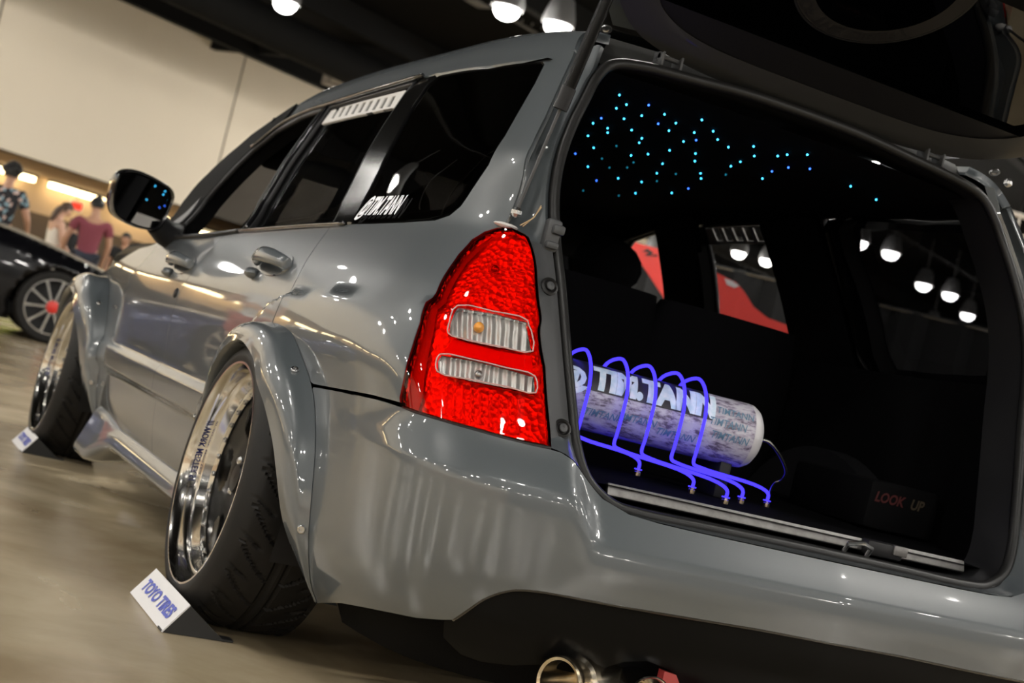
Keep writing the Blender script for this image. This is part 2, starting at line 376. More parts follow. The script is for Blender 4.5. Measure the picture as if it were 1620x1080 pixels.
# ---------------------------------------------------------------- the hall (turned 29 degrees against the wagon)
TH = math.radians(29.16); E1 = np.array([math.cos(TH), math.sin(TH), 0]); E2 = np.array([-math.sin(TH), math.cos(TH), 0])
def Hp(a, b, z): return E1 * a + E2 * b + np.array([0, 0, z])
def hbox(g, a0, a1, b0, b1, z0, z1):
    v = [Hp(a, b, z) for z in (z0, z1) for a, b in ((a0, b0), (a1, b0), (a1, b1), (a0, b1))]
    return g.add(v, [(3, 2, 1, 0), (4, 5, 6, 7), (0, 1, 5, 4), (1, 2, 6, 5), (2, 3, 7, 6), (3, 0, 4, 7)])
HZ = 7.5; SOF = 3.04; A0, A1, B0, B1 = -27., 63., -26., 29.2
def mat_floor():
    m, nt, b = _mat('polished_concrete')
    tc = nt.nodes.new('ShaderNodeTexCoord')
    def noise(sc, det, dist=0.):
        n = nt.nodes.new('ShaderNodeTexNoise'); n.inputs['Scale'].default_value = sc; n.inputs['Detail'].default_value = det; n.inputs['Distortion'].default_value = dist
        nt.links.new(tc.outputs['Object'], n.inputs['Vector']); return n
    n1 = noise(1.1, 8, 1.2); n2 = noise(7, 6, .6)
    r1 = nt.nodes.new('ShaderNodeValToRGB'); r1.color_ramp.elements[0].position = .35; r1.color_ramp.elements[1].position = .68
    r1.color_ramp.elements[0].color = (.29, .222, .132, 1); r1.color_ramp.elements[1].color = (.49, .41, .28, 1)
    r2 = nt.nodes.new('ShaderNodeValToRGB'); r2.color_ramp.elements[0].position = .3; r2.color_ramp.elements[1].position = .7
    r2.color_ramp.elements[0].color = (.82, .80, .76, 1); r2.color_ramp.elements[1].color = (1, 1, 1, 1)
    mx = nt.nodes.new('ShaderNodeMix'); mx.data_type = 'RGBA'; mx.blend_type = 'MULTIPLY'; mx.inputs[0].default_value = 1
    nt.links.new(n1.outputs['Fac'], r1.inputs['Fac']); nt.links.new(n2.outputs['Fac'], r2.inputs['Fac'])
    nt.links.new(r1.outputs['Color'], mx.inputs['A']); nt.links.new(r2.outputs['Color'], mx.inputs['B'])
    nt.links.new(mx.outputs['Result'], b.inputs['Base Color'])
    rr = nt.nodes.new('ShaderNodeMapRange'); rr.inputs['To Min'].default_value = .16; rr.inputs['To Max'].default_value = .34
    nt.links.new(n1.outputs['Fac'], rr.inputs['Value']); nt.links.new(rr.outputs['Result'], b.inputs['Roughness'])
    bp = nt.nodes.new('ShaderNodeBump'); bp.inputs['Strength'].default_value = .05; bp.inputs['Distance'].default_value = .01
    nt.links.new(n2.outputs['Fac'], bp.inputs['Height']); nt.links.new(bp.outputs['Normal'], b.inputs['Normal'])
    return m
M['floor'] = mat_floor()
M['wall'] = mat('beige_wall', (.80, .715, .58), .8, noise=(.35, (.74, .66, .53), .3))
M['far_wall'] = mat('grey_far_wall', (.16, .15, .14), .85)
M['wall_gap'] = mat('panel_joint', (.10, .085, .065), .9)
M['soffit'] = mat('brown_soffit', (.50, .37, .25), .8)
M['low_wall'] = mat('brown_low_wall', (.10, .068, .042), .7)
M['ceiling'] = mat('black_ceiling', (.004, .004, .004), .95, spec=.05)
M['beam'] = mat('dark_steelwork', (.007, .007, .007), .8, spec=.1)
M['lamp_body'] = mat('grey_lamp_housing', (.10, .10, .10), .5)
M['lamp_lens'] = mat_emit('hall_lamp_lens', (1., .965, .90), LAMP_POWER)
M['cove'] = mat_emit('warm_cove_tube', (1., .78, .42), COVE_POWER)
M['exit_red'] = mat_emit('exit_sign_red', (1., .06, .03), 1.2)
def struct(name, g, m, parent=None):
    o = g.out(name, m, parent, smooth=False)
    if not parent: tag(o, kind='structure')
    return o
struct('floor', G().grid([[Hp(A0 - 1, B0 - 1, 0), Hp(A1 + 1, B0 - 1, 0)], [Hp(A0 - 1, B1 + 8, 0), Hp(A1 + 1, B1 + 8, 0)]]), 'floor')
struct('ceiling', hbox(G(), A0 - 1, A1 + 1, B0 - 1, B1 + 8, HZ, HZ + .2), 'ceiling')
wf = struct('wall_front', hbox(G(), A0, A1, B1 + .03, B1 + .4, SOF, HZ), 'wall_gap')
k = 0; a = 24.13 - 7.2 * 7
while a < A1:
    struct('wall_panel', hbox(G(), max(a, A0) + .03, min(a + 7.2, A1) - .03, B1, B1 + .05, SOF, HZ), 'wall', wf); a += 7.2
struct('soffit_front', hbox(G(), A0, A1, B1 + .4, B1 + 5.0, SOF - .02, SOF + .3), 'soffit')
struct('wall_recess', hbox(G(), A0, A1, B1 + 4.9, B1 + 5.1, 2.05, SOF - .02), 'soffit')
struct('wall_lower', hbox(G(), A0, A1, B1 + 4.85, B1 + 5.1, 0, 2.05), 'low_wall')
wl = struct('wall_left', hbox(G(), A0 - .3, A0 - .03, B0, B1 + 5, 0, HZ), 'wall_gap')
for i in range(10): struct('wall_panel', hbox(G(), A0 - .06, A0, B0 + i * 6.1 + .008, B0 + i * 6.1 + 6.092, 0 if i > 9 else 2.6, HZ), 'wall', wl)
struct('wainscot_left', hbox(G(), A0 - .1, A0 + .05, B0, B1 + 5, 0, 2.6), 'soffit')
struct('wall_right', hbox(G(), A1, A1 + .3, B0, B1 + 5, 0, HZ), 'far_wall')
struct('wall_back', hbox(G(), A0, A1, B0 - .3, B0, 0, HZ), 'far_wall')
# lamp strips under the soffit
def strip(a0, a1, lab):
    t = empty('cove_light', Hp((a0 + a1) / 2, B1 + 4.55, SOF - .16))
    o = t.location
    def loc(g): g.v = [tuple(np.array(v) - np.array(o)) for v in g.v]; return g
    loc(hbox(G(), a0, a1, B1 + 4.42, B1 + 4.72, SOF - .10, SOF - .03)).out('tray', 'lamp_body', t, smooth=False)
    loc(hbox(G(), a0 + .05, a1 - .05, B1 + 4.46, B1 + 4.70, SOF - .24, SOF - .10)).out('tube', 'cove', t, smooth=False)
    tag(t, lab, 'light', 'cove lights under the front soffit')
aa = [17.9 + i * 2.35 for i in range(-16, 16)]
for i, a in enumerate(aa):
    strip(a, a + 1.85, {16: 'long warm cove light strip above the woman and the maroon shirt', 15: 'warm cove light strip behind the man in the floral shirt', 17: 'warm cove light strip behind the black door mirror', 18: 'warm cove light strip seen past the front pillar of the wagon'}.get(i, 'warm cove light strip under the soffit outside the photo frame'))
# black steelwork under the ceiling
def beam(name, a0, a1, b0, b1, z0, z1, lab):
    c = Hp((a0 + a1) / 2, (b0 + b1) / 2, z0); g = hbox(G(), a0, a1, b0, b1, z0, z1); g.v = [tuple(np.array(v) - c) for v in g.v]
    o = g.out(name, 'beam', smooth=False); o.location = c; tag(o, lab, 'beam', 'black beams under the hall ceiling'); return o
for i in range(9):
    b = B0 + 4 + i * 6.2
    beam('ceiling_beam', A0, A1, b - .12, b + .12, HZ - .55, HZ - .01, 'long black steel beam running under the dark hall ceiling')
for i in range(8):
    a = A0 + 6 + i * 11.
    beam('cross_beam', a - .1, a + .1, B0, B1, HZ - .42, HZ - .01, 'black cross beam bridging the dark hall ceiling')
def duct(b, z, r, lab):
    c = Hp((A0 + A1) / 2, b, z); o = G().cyl(Hp(A0 + 2, b, z) - c, Hp(A1 - 2, b, z) - c, r, 20).out('air_duct', 'beam'); o.location = c; tag(o, lab, 'duct')
duct(22.2, HZ - 1.02, .40, 'black round air duct under the ceiling nearest the beige wall'); duct(7.2, HZ - 1.05, .42, 'black round air duct across the middle of the ceiling')
# ceiling spots in pairs
_sp = None
def spot(P, lab, grp='ceiling spots in pairs'):
    global _sp
    if _sp is None:
        _sp = (G().lathe([(.0, .42), (.12, .42), (.16, .38), (.235, .10), (.24, 0), (.20, 0), (.20, .05), (0, .05)], n=20).cyl((0, 0, .42), (0, 0, 1.2), .02, 8),
               G().lathe([(.195, 0), (.18, -.075), (.13, -.135), (.06, -.165), (0.001, -.17)], n=12))
        _sp = (_sp[0].out('spotlight', 'lamp_body'), _sp[1].out('lens', 'lamp_lens'))
        b, l = _sp; l.parent = b
    else:
        b, l = (o.copy() for o in _sp); COL.objects.link(b); COL.objects.link(l); l.parent = b
    b.location = P; tag(b, lab, 'spotlight', grp)
LZ = HZ - 1.75
def lamp_at(px, py):      # where the ray of a lamp seen in the photo meets the lamp height
    d = _f + _r2 * (px - 810) / FPX - _u2 * (py - 540) / FPX; return CAM + d * ((LZ - .08 - CAM[2]) / d[2])
used = []
for (px, py, lab) in ((450, 12, 'glowing ceiling spot above the beige wall, leftmost in the photo'), (800, 22, 'large glowing ceiling spot beside black hanging gear above the wagon roof'),
                      (880, 48, 'glowing ceiling spot just over the wagon roof beside the tailgate strut')):
    P = lamp_at(px, py); spot((P[0], P[1], LZ), lab); used.append(P[:2])
for (px, py, lab) in ((1358, 388, 'leftmost of the spots seen through the far quarter window'), (1408, 405, 'second spot from left seen through the far quarter window'), (1460, 455, 'middle spot of the row seen through the far quarter window'), (1502, 470, 'fourth spot from left seen through the far quarter window'), (1530, 502, 'lowest right spot seen through the far quarter window'), (1212, 416, 'bright ceiling spot seen above the red panel through the far door window'), (1168, 404, 'left ceiling spot above the red panel in the far door window')):
    P = lamp_at(px, py); spot((P[0], P[1], LZ), lab); used.append(P[:2])
for i in range(-5, 5):
    for j in range(-6, 2):
        if (i, j) == (-2, -1): continue      # pair left out to keep its glint off the roof rail
        for s in (-1, 1):
            P = Hp(20.1 + i * 8.2 + s * .62, 17.1 + j * 7.0 - s * .25, 0)
            if min(np.hypot(*(P[:2] - q)) for q in used) < 4.5: continue
            d = P - CAM; 
            if d @ _f > 0:      # nothing extra where the photo shows bare ceiling
                d[2] = LZ - CAM[2]; zc = d @ _f; x = 810 + FPX * (d @ _r2) / zc; y = 540 - FPX * (d @ _u2) / zc
                if 0 < x < 960 and -25 < y < 200: continue
            spot((P[0], P[1], LZ), 'frosted pendant spot of a pair under the dark ceiling outside the photo frame')
# things hanging from the ceiling
d = _f + _r2 * (533 - 810) / FPX - _u2 * (118 - 540) / FPX; P = CAM + d * (37.5 / (d @ _f))
t = empty('ceiling_loudspeaker', P)
G().box((0, 0, 0), (.55, .42, .62), TH - .4, .03).out('cabinet', mat('pale_cabinet', (.30, .28, .26), .6), t); G().box((.05, -.21, 0), (.45, .06, .5), TH - .4, .01).out('grille', mat('pale_grille', (.62, .58, .52), .6), t)
G().cyl((0, 0, .3), (0, 0, HZ - P[2]), .03, 8).out('hanger', 'beam', t); tag(t, 'pale loudspeaker hanging from the ceiling above the wagon roof line', 'loudspeaker')
d = _f + _r2 * (775 - 810) / FPX - _u2 * (8 - 540) / FPX; P = CAM + d * (29 / (d @ _f))
t = empty('lighting_bracket', (P[0], P[1], P[2]))
G().box((-.25, 0, .1), (.5, .35, .35), TH, .03).out('junction_box', mat('grey_box', (.12, .12, .12), .6), t); g = G()
for i in range(4): g.cyl((.5 + .22 * i, 0, -.1), (.5 + .22 * i, 0, HZ - P[2]), .025, 8)
g.cyl((.4, 0, -.1), (1.4, .5, -.1), .03, 8).out('conduit', 'lamp_body', t); tag(t, 'grey junction box with conduits beside the large ceiling spot', 'bracket')
# exit sign
d = _f + _r2 * (120 - 810) / FPX - _u2 * (326 - 540) / FPX
den = E2 @ d; P = CAM + d * ((B1 + 4.4 - E2 @ CAM) / den)
t = empty('exit_sign', P, TH); G().box((0, 0, 0), (.42, .06, .26), 0, .01).out('case', 'white', t); G().box((0, -.035, 0), (.34, .01, .18)).out('face', 'exit_red', t)
G().cyl((0, 0, .13), (0, 0, SOF - P[2]), .012, 8).out('stem', 'lamp_body', t); tag(t, 'small red lit exit sign hanging behind the crowd', 'sign')
# ---------------------------------------------------------------- the grey wagon
car = empty('station_wagon'); tag(car, 'grey wide-arched station wagon with its tailgate raised and a red tail lamp', 'car')
U = u_of_y
quarter_glass = [(1.703,1.289),(1.236,1.284),(0.877,1.297),(0.855,1.288),(0.849,1.244),(0.85,1.178),(0.852,1.107),(0.873,1.037),(0.92,0.983),(0.946,0.95),(0.976,0.931),(1.029,0.918),(1.198,0.909),(1.413,0.903),(1.571,0.9),(1.615,0.957),(1.64,1.034),(1.675,1.116),(1.72,1.204),(1.734,1.264)]
c_pillar = [(1.809,1.288),(1.727,1.293),(1.734,1.264),(1.72,1.204),(1.675,1.116),(1.64,1.034),(1.615,0.957),(1.571,0.9),(1.697,0.895),(1.766,0.963),(1.802,1.063),(1.836,1.168),(1.856,1.25)]
rear_glass = [(2.481,1.267),(2.186,1.274),(1.918,1.282),(1.855,1.284),(1.856,1.25),(1.836,1.168),(1.802,1.063),(1.766,0.963),(1.707,0.899),(1.914,0.89),(2.169,0.882),(2.37,0.874),(2.441,0.957),(2.452,1.068),(2.459,1.171)]
b_pillar = [(2.548,1.268),(2.481,1.267),(2.459,1.171),(2.452,1.068),(2.441,0.957),(2.37,0.874),(2.428,0.871),(2.514,0.965),(2.523,1.081),(2.533,1.183)]
front_win = [(2.548,1.266),(2.533,1.183),(2.523,1.081),(2.514,0.965),(2.428,0.871),(2.693,0.855),(3.065,0.841),(3.144,0.844),(3.225,0.88),(3.205,0.979),(3.126,1.065),(3.055,1.171),(2.931,1.24),(2.728,1.266)]
lamp_out = [(0.805,0.916),(0.773,0.92),(0.742,0.913),(0.725,0.894),(0.697,0.85),(0.654,0.774),(0.623,0.689),(0.609,0.606),(0.603,0.558),(0.641,0.556),(0.685,0.556),(0.728,0.557),(0.773,0.558),(0.815,0.559),(0.858,0.56),(0.888,0.561),(0.891,0.576),(0.878,0.614),(0.866,0.661),(0.858,0.707),(0.863,0.758),(0.866,0.806),(0.864,0.851),(0.855,0.883),(0.834,0.903)]
clear_top = [(0.796,0.753),(0.738,0.758),(0.673,0.757),(0.649,0.708),(0.707,0.702),(0.762,0.7),(0.795,0.703),(0.798,0.724)]
clear_bot = [(0.803,0.665),(0.746,0.669),(0.691,0.669),(0.64,0.667),(0.636,0.64),(0.688,0.638),(0.748,0.635),(0.805,0.635),(0.809,0.653)]
lamp_div = [(0.824,0.904),(0.847,0.845),(0.846,0.777),(0.833,0.706),(0.837,0.649),(0.844,0.595),(0.857,0.561)]
bumper_low = [(1.127,0.155),(0.996,0.189),(0.906,0.206),(0.839,0.217),(0.787,0.224),(0.742,0.234),(0.725,0.239),(0.708,0.259),(0.682,0.289),(0.659,0.306),(0.634,0.317),(0.597,0.323),(0.54,0.325),(0.421,0.327),(0.296,0.33),(0.165,0.333)]
bumper_top = [(0.892,0.562),(0.858,0.559),(0.815,0.558),(0.773,0.557),(0.728,0.556),(0.685,0.555),(0.641,0.555),(0.604,0.556)]
flare_edge = [(1.593,0.648),(1.401,0.637),(1.315,0.594),(1.28,0.549),(1.222,0.448),(1.187,0.333),(1.163,0.241),(1.129,0.152)]
seam_rear = [(1.700,0.890),(1.660,0.83),(1.624,0.779),(1.601,0.733),(1.590,0.702),(1.594,0.64)]
seam_mid = [(2.577,0.859),(2.568,0.80),(2.572,0.754),(2.60,0.714),(2.628,0.666),(2.636,0.611),(2.625,0.532),(2.61,0.448),(2.60,0.357),(2.595,0.274),(2.595,0.225)]
seam_front = [(3.30,0.822),(3.33,0.78),(3.36,.72),(3.40,.66),(3.42,.55),(3.42,.45),(3.42,.36),(3.40,.31),(3.36,.28),(3.30,.25),(3.24,.225)]
belt = [(1.700,.890),(2.146,.874),(2.577,.859)]
# ---- panels
q_out = ([(1.700,.890),(1.571,.898),(1.413,.901),(1.198,.907),(1.029,.916),(.975,.929),(.944,.949),(.918,.983),(.871,1.037),(.850,1.107),(.848,1.178),(.847,1.244),(.853,1.290),(.872,1.300)]
         + [(.862,1.33),(.755,1.33),(.748,1.313),(.735,1.24),(.722,1.165),(.718,1.086),(.735,1.02),(.769,.968),(.793,.927)]
         + [(.805,.918),(.834,.905),(.857,.884),(.866,.851),(.868,.806),(.865,.758),(.860,.707),(.868,.661),(.880,.614),(.893,.567)]
         + [(.983,.566),(1.119,.559),(1.262,.552),(1.31,.56),(1.36,.60),(1.44,.615),(1.52,.622),(1.594,.625)] + seam_rear[::-1][:-1])
ql, qr = both('quarter_panel', q_out, 'paint', car, res=.02)
fa = [(u, z) for u, z in flare_edge]
arch_f = [(3.2*0 + 1.62 + (1.62 - u) * .96, z) for u, z in fa]          # front half of the rear arch
rd_out = belt + seam_mid[1:] + [(2.3,.225),(1.99,.225),(1.968,.30),(1.95,.40),(1.90,.50),(1.84,.56),(1.76,.605),(1.68,.622),(1.6,.627)] + seam_rear[::-1][1:-1]
rdl, rdr = both('rear_door', rd_out, 'paint', car, res=.022, zres=.011)
fd_out = [(2.577,.859),(2.75,.852),(3.065,.838),(3.30,.822)] + seam_front[1:] + [(3.0,.225),(2.6,.225)] + seam_mid[::-1][1:-1]
fdl, fdr = both('front_door', fd_out, 'paint', car, res=.022, zres=.011)
# rail above the windows with the front pillar
rail = ([(.755,1.331),(.872,1.302),(1.236,1.289),(1.703,1.294),(1.727,1.297),(1.81,1.292),(2.186,1.279),(2.481,1.272),(2.728,1.271),(2.931,1.246),(3.062,1.175),(3.135,1.068),(3.212,.982),(3.235,.90),(3.25,.845)]
        + [(3.33,.842),(3.50,.90),(3.52,.967),(3.48,1.024),(3.42,1.081),(3.386,1.196),(3.30,1.277),(3.11,1.315),(2.95,1.345),(2.80,1.37),(2.70,1.394),(2.0,1.394),(1.0,1.394),(.80,1.394)])
both('roof_rail', rail, 'paint', car, res=.02, zres=.005, rim=.02)
# roof skin
ys = np.linspace(.50, 2.62, 40); rows = []
for y in ys:
    e = S(U(min(y, 2.03)), 1.394); zt = 1.394 - roof_drop(y) if y > 1 else float(S(U(y), 1.394)[2]); xe = abs(float(S(U(y), 1.394)[0]))
    rows.append([(x * xe, y, zt + .018 * (1 - abs(x) ** 2.2)) for x in np.linspace(-1, 1, 21)])
G().grid(rows).out('roof', 'paint', car)
# windscreen, bonnet, front end
rows = []
for p in [S(u, z) for u, z in catmull([(2.72,1.390),(2.95,1.345),(3.11,1.315),(3.30,1.277),(3.386,1.196),(3.42,1.081),(3.48,1.024),(3.515,.967),(3.50,.90)], 3)]:
    rows.append([(x * (abs(p[0]) - .012), p[1] + .16 * (1 - x * x), p[2] - .006 + .012 * (1 - x*x)) for x in np.linspace(-1, 1, 15)])
G().grid(rows).out('windscreen', 'glass', car)
rows = []
for t in np.linspace(0, 1, 18):
    y = 3.22 + t * 1.08; w = float(abs(S(U(y), .74)[0])) - .03; z = .835 - .10 * t - .10 * t ** 4
    rows.append([(x * w, y + .14 * (1 - x*x) * (1 - t*0), z + .035 * (1 - abs(x) ** 3) - .03 * abs(x) ** 6) for x in np.linspace(-1, 1, 19)])
G().grid(rows).out('bonnet', 'paint', car)
ff_out = [(3.30,.822)] + [(3.45,.80),(3.616,.787),(3.781,.755),(3.97,.715),(4.20,.69),(4.55,.66),(4.85,.63),(4.85,.50),(4.62,.50),(4.57,.57),(4.45,.62),(4.30,.645),(4.15,.652),(4.0,.645),(3.85,.615),(3.74,.56),(3.66,.47),(3.62,.36),(3.62,.25),(3.60,.225),(3.24,.225)] + seam_front[::-1][1:-1]
both('front_fender', ff_out, 'paint', car, res=.025)
panel('front_bumper', [(4.62,.16),(4.62,.52),(4.85,.54),(5.1,.56)] + [(2*TU[-1] - u, z) for u, z in ((5.1,.56),(4.85,.54),(4.62,.52),(4.62,.16))], 'paint', car, res=.04,
      surf=lambda u, z: np.where((u <= TU[-1])[:, None], S(np.minimum(u, TU[-1]), z), S(np.minimum(2*TU[-1] - u, TU[-1]), z) * np.array([-1, 1, 1])),
      nrm=lambda u, z: np.where((u <= TU[-1])[:, None], SN(np.minimum(u, TU[-1] - .002), z), SN(np.minimum(2*TU[-1] - u, TU[-1] - .002), z) * np.array([-1, 1, 1])))
# ---- rear bumper
half = [(.0,.474),(.30,.474),(.38,.475),(.44,.479),(.49,.494),(.535,.527),(.565,.548),(.585,.555)] + bumper_top[::-1] + [(.983,.562),(1.119,.556),(1.262,.549),(1.29,.53),(1.245,.448),(1.21,.333),(1.185,.241),(1.15,.152)] + bumper_low
bo = half + [(-u, z) for u, z in half[::-1][:-1]]
panel('rear_bumper', bo, 'paint', car, res=.016, zres=.007, rim=.02, gap=.0015)
M['diffuser'] = mat('satin_black_plastic', (.004, .004, .004), .32, spec=.10)
dif = [(.0,.337),(.165,.337),(.296,.334),(.421,.331),(.54,.329),(.597,.327),(.634,.321),(.659,.310),(.682,.293),(.708,.263),(.725,.243),(.74,.225),(.735,.195),(.70,.17),(.66,.165),(.60,.172),(.55,.185),(.50,.182),(.46,.182),(.43,.20),(.395,.222),(.35,.232),(.30,.222),(.265,.20),(.24,.17),(.18,.15),(.0,.145)]
panel('rear_diffuser', dif + [(-u, z) for u, z in dif[::-1][1:-1]], 'diffuser', car, off=-.010, rim=.03, res=.016, zres=.009, gap=0)
bright2 = catmull([(u, z - .004) for u, z in dif[:11]], 4); pts = S(bright2[:, 0], bright2[:, 1]) - SN(bright2[:, 0], bright2[:, 1]) * .004; pts = np.vstack([pts[::-1], pts[1:] * [-1, 1, 1]])
G().tube(pts, .0045, 8).out('diffuser_lip', 'black_gloss', car, sharp=3)
# lower valance behind the diffuser and side valance
panel('rear_valance', [(.0,.24),(.8,.235),(1.0,.20),(1.12,.16),(1.12,.10),(.8,.10),(0,.10)] + [(-u, z) for u, z in ((.8,.10),(1.12,.10),(1.12,.16),(1.0,.20),(.8,.235))], 'liner', car, off=-.035, rim=0, res=.03)
# ---- dark inner skins so that the cabin reads black from inside
for nm, out in (('rear_door', rd_out), ('front_door', fd_out), ('quarter_panel', q_out)):
    pa = {'rear_door': (rdl, rdr), 'front_door': (fdl, fdr), 'quarter_panel': (ql, qr)}[nm]
    both('inner_trim', [(max(u, .84), z) for u, z in out] if nm == 'quarter_panel' else out, 'liner', pa, off=-.045, rim=0, res=.04, gap=.004)
both('rail_trim', rail, 'liner', car, off=-.03, rim=0, res=.03)
both('c_pillar_trim', [(1.84,1.30),(2.10,1.28),(1.99,.98),(1.97,.86),(1.60,.86),(1.70,.93)], 'liner', (rdl, rdr), off=-.055, rim=-.02, res=.04, gap=0)
M['pillar_black'] = mat('pillar_black', (.004, .004, .004), .12, spec=.3)
both('b_pillar_trim', [(2.46,1.295),(2.70,1.28),(2.68,.90),(2.68,.82),(2.44,.83),(2.48,.90)], 'liner', (fdl, fdr), off=-.055, rim=-.02, res=.04, gap=0)
both('d_pillar_trim', [(.80,.86),(1.02,.86),(1.02,.95),(.95,1.02),(.92,1.12),(.92,1.29),(.80,1.30)], 'liner', (ql, qr), off=-.062, rim=-.01, res=.03, gap=0)
# ---- windows
both('quarter_window', quarter_glass, 'glass', (ql, qr), off=-.003, rim=.003, gap=.001)
both('window_band', quarter_glass, 'black_gloss', (ql, qr), holes=[[(1.695,1.262),(1.25,1.258),(.905,1.268),(.895,1.24),(.893,1.18),(.893,1.11),(.915,1.045),(.958,.995),(.99,.962),(1.03,.945),(1.2,.935),(1.41,.928),(1.575,.926),(1.61,.97),(1.635,1.04),(1.67,1.12),(1.71,1.20)]], off=-.0065, rim=0, gap=.001)
both('c_pillar_cover', c_pillar, 'pillar_black', (rdl, rdr), off=.002, rim=.03, res=.018)
both('b_pillar_cover', b_pillar, 'black_gloss', (rdl, rdr), off=.004, rim=.03, res=.012)
gl, gr = both('door_window', rear_glass, 'glass_door', (rdl, rdr), off=-.010, rim=.003, gap=-.006)
# rails around the window openings: thin black frames
def frame(name, loop, r, m, par, off=0., closed=True):
    P = dens(loop, .02); pts = S(P[:, 0], P[:, 1]) + SN(P[:, 0], P[:, 1]) * off
    a = G().tube(pts, r, 8, closed).out(name, m, par[0], sharp=3)
    b = mirror_obj(a, name); b.parent = par[1]
frame('window_frame', rear_glass, .007, 'black_trim', (rdl, rdr), -.004); frame('window_frame', front_win, .009, 'black_trim', (fdl, fdr), -.004)
def bright(name, line, r, m, par, off):
    P = catmull(line, 8); pts = S(P[:, 0], P[:, 1]) + SN(P[:, 0], P[:, 1]) * off
    a = G().tube(pts, r, 8).out(name, m, par[0], sharp=3); b = mirror_obj(a, name); b.parent = par[1]
bright('drip_rail', [(1.80,1.293),(2.186,1.280),(2.481,1.273),(2.728,1.272),(2.931,1.248),(3.06,1.178)], .006, 'black_gloss', (rdl, rdr), .008)
bright('waist_strip', [(1.60,.895),(1.90,.886),(2.37,.868),(2.44,.866)], .006, 'black_gloss', (rdl, rdr), .004)
bright('waist_strip', [(2.43,.866),(2.693,.850),(3.065,.836),(3.22,.832)], .006, 'black_trim', (fdl, fdr), .004)
bright('b_pillar_edge', [(2.385,.874),(2.452,.957),(2.462,1.068),(2.470,1.171),(2.49,1.267)], .0045, 'black_gloss', (rdl, rdr), .007)
# inner frame walls of the front window (deep dark sill seen from outside)
def reveal(name, loop, depth, m, par):
    P = dens(loop, .03); A = S(P[:, 0], P[:, 1]); N = SN(P[:, 0], P[:, 1]); n = len(P)
    v = list(A) + list(A - N * depth); f = [(i, (i+1) % n, n + (i+1) % n, n + i) for i in range(n)]
    a = obj(name, v, f, m, par[0]); b = mirror_obj(a, name); b.parent = par[1]
reveal('window_reveal', front_win, .05, 'liner', (fdl, fdr)); reveal('window_reveal', rear_glass, .05, 'liner', (rdl, rdr)); reveal('window_reveal', quarter_glass, .05, 'liner', (ql, qr))
# slotted vent shade in the top of the rear door window
v0 = [(1.905,1.272),(2.47,1.260),(2.463,1.215),(1.893,1.222)]
M['shade'] = mat('pale_slotted_shade', (.62, .60, .58), .45)
nsl = 9; holes = []
for i in range(nsl):
    u0 = 1.945 + i * .056; holes.append([(u0 - .018, 1.226), (u0 + .016, 1.226), (u0 + .038, 1.262), (u0 + .004, 1.262)])
both('vent_shade', v0, 'shade', (rdl, rdr), holes=holes, off=-.006, rim=.004, res=.02, gap=0)
# ---- door handles, lock
def handle(u0, u1, z, par):
    """cup-type pull: recess plate, grip bar, lock cap"""
    zz = lambda t: z + (t - .5) * -.0
    def pt(t, dz, off): 
        u = u0 + (u1 - u0) * t; p = S(u, z + dz); n = SN(u, z + dz); return np.array(p) + np.array(n) * off
    cup = [(u0 + (u1-u0) * (.5 + .5 * math.cos(a)) , z + (.030 * math.sin(a))) for a in np.linspace(0, 2*math.pi, 24, endpoint=False)]
    g = []
    for par_i, sd in ((par[0], 1), (par[1], -1)):
        h = panel('door_handle', [(u0 + (u - u0) , zz_) for u, zz_ in cup], 'paint', par_i, off=.003, rim=.004, res=.012, gap=0, side=sd)
        rows = []
        for t in np.linspace(0, 1, 15):
            lift = .012 + .030 * math.sin(math.pi * min(max((t - .02) / .96, 0), 1)) ** .6; hh = .017 * (.75 + .25 * math.sin(math.pi * t))
            rows.append([pt(t, hh * math.sin(a) - .002, lift + .010 * math.cos(a)) for a in np.linspace(0, 2*math.pi, 12, endpoint=False)] )
        rows = [r + [r[0]] for r in rows]
        q = G().grid(rows); c0 = len(q.v); q.f.append(tuple(range(12))); q.f.append(tuple(range(14*13, 14*13 + 12)))
        if sd < 0: q.v = [(-x, y, w) for x, y, w in q.v]; q.f = [f[::-1] for f in q.f]
        q.out('grip', 'paint', h, sharp=1.2)
        cap = G().sph((0, 0, 0), (.020, .028, .014), 12); o = pt(-.02, -.032, .006); s = sd
        cap.v = [((x + o[0]) * s, y + o[1], w + o[2]) for x, y, w in cap.v]
        if sd < 0: cap.f = [f[::-1] for f in cap.f]
        cap.out('grip_cup', 'paint', h)
handle(1.96, 1.72, .783, (rdl, rdr)); handle(2.86, 2.62, .752, (fdl, fdr))
P = S(2.672, .667); N = SN(2.672, .667)
o = G().lathe([(0.001, .006), (.010, .006), (.014, .003), (.015, 0)], P, N, 16).out('key_lock', 'black_trim', fdl)
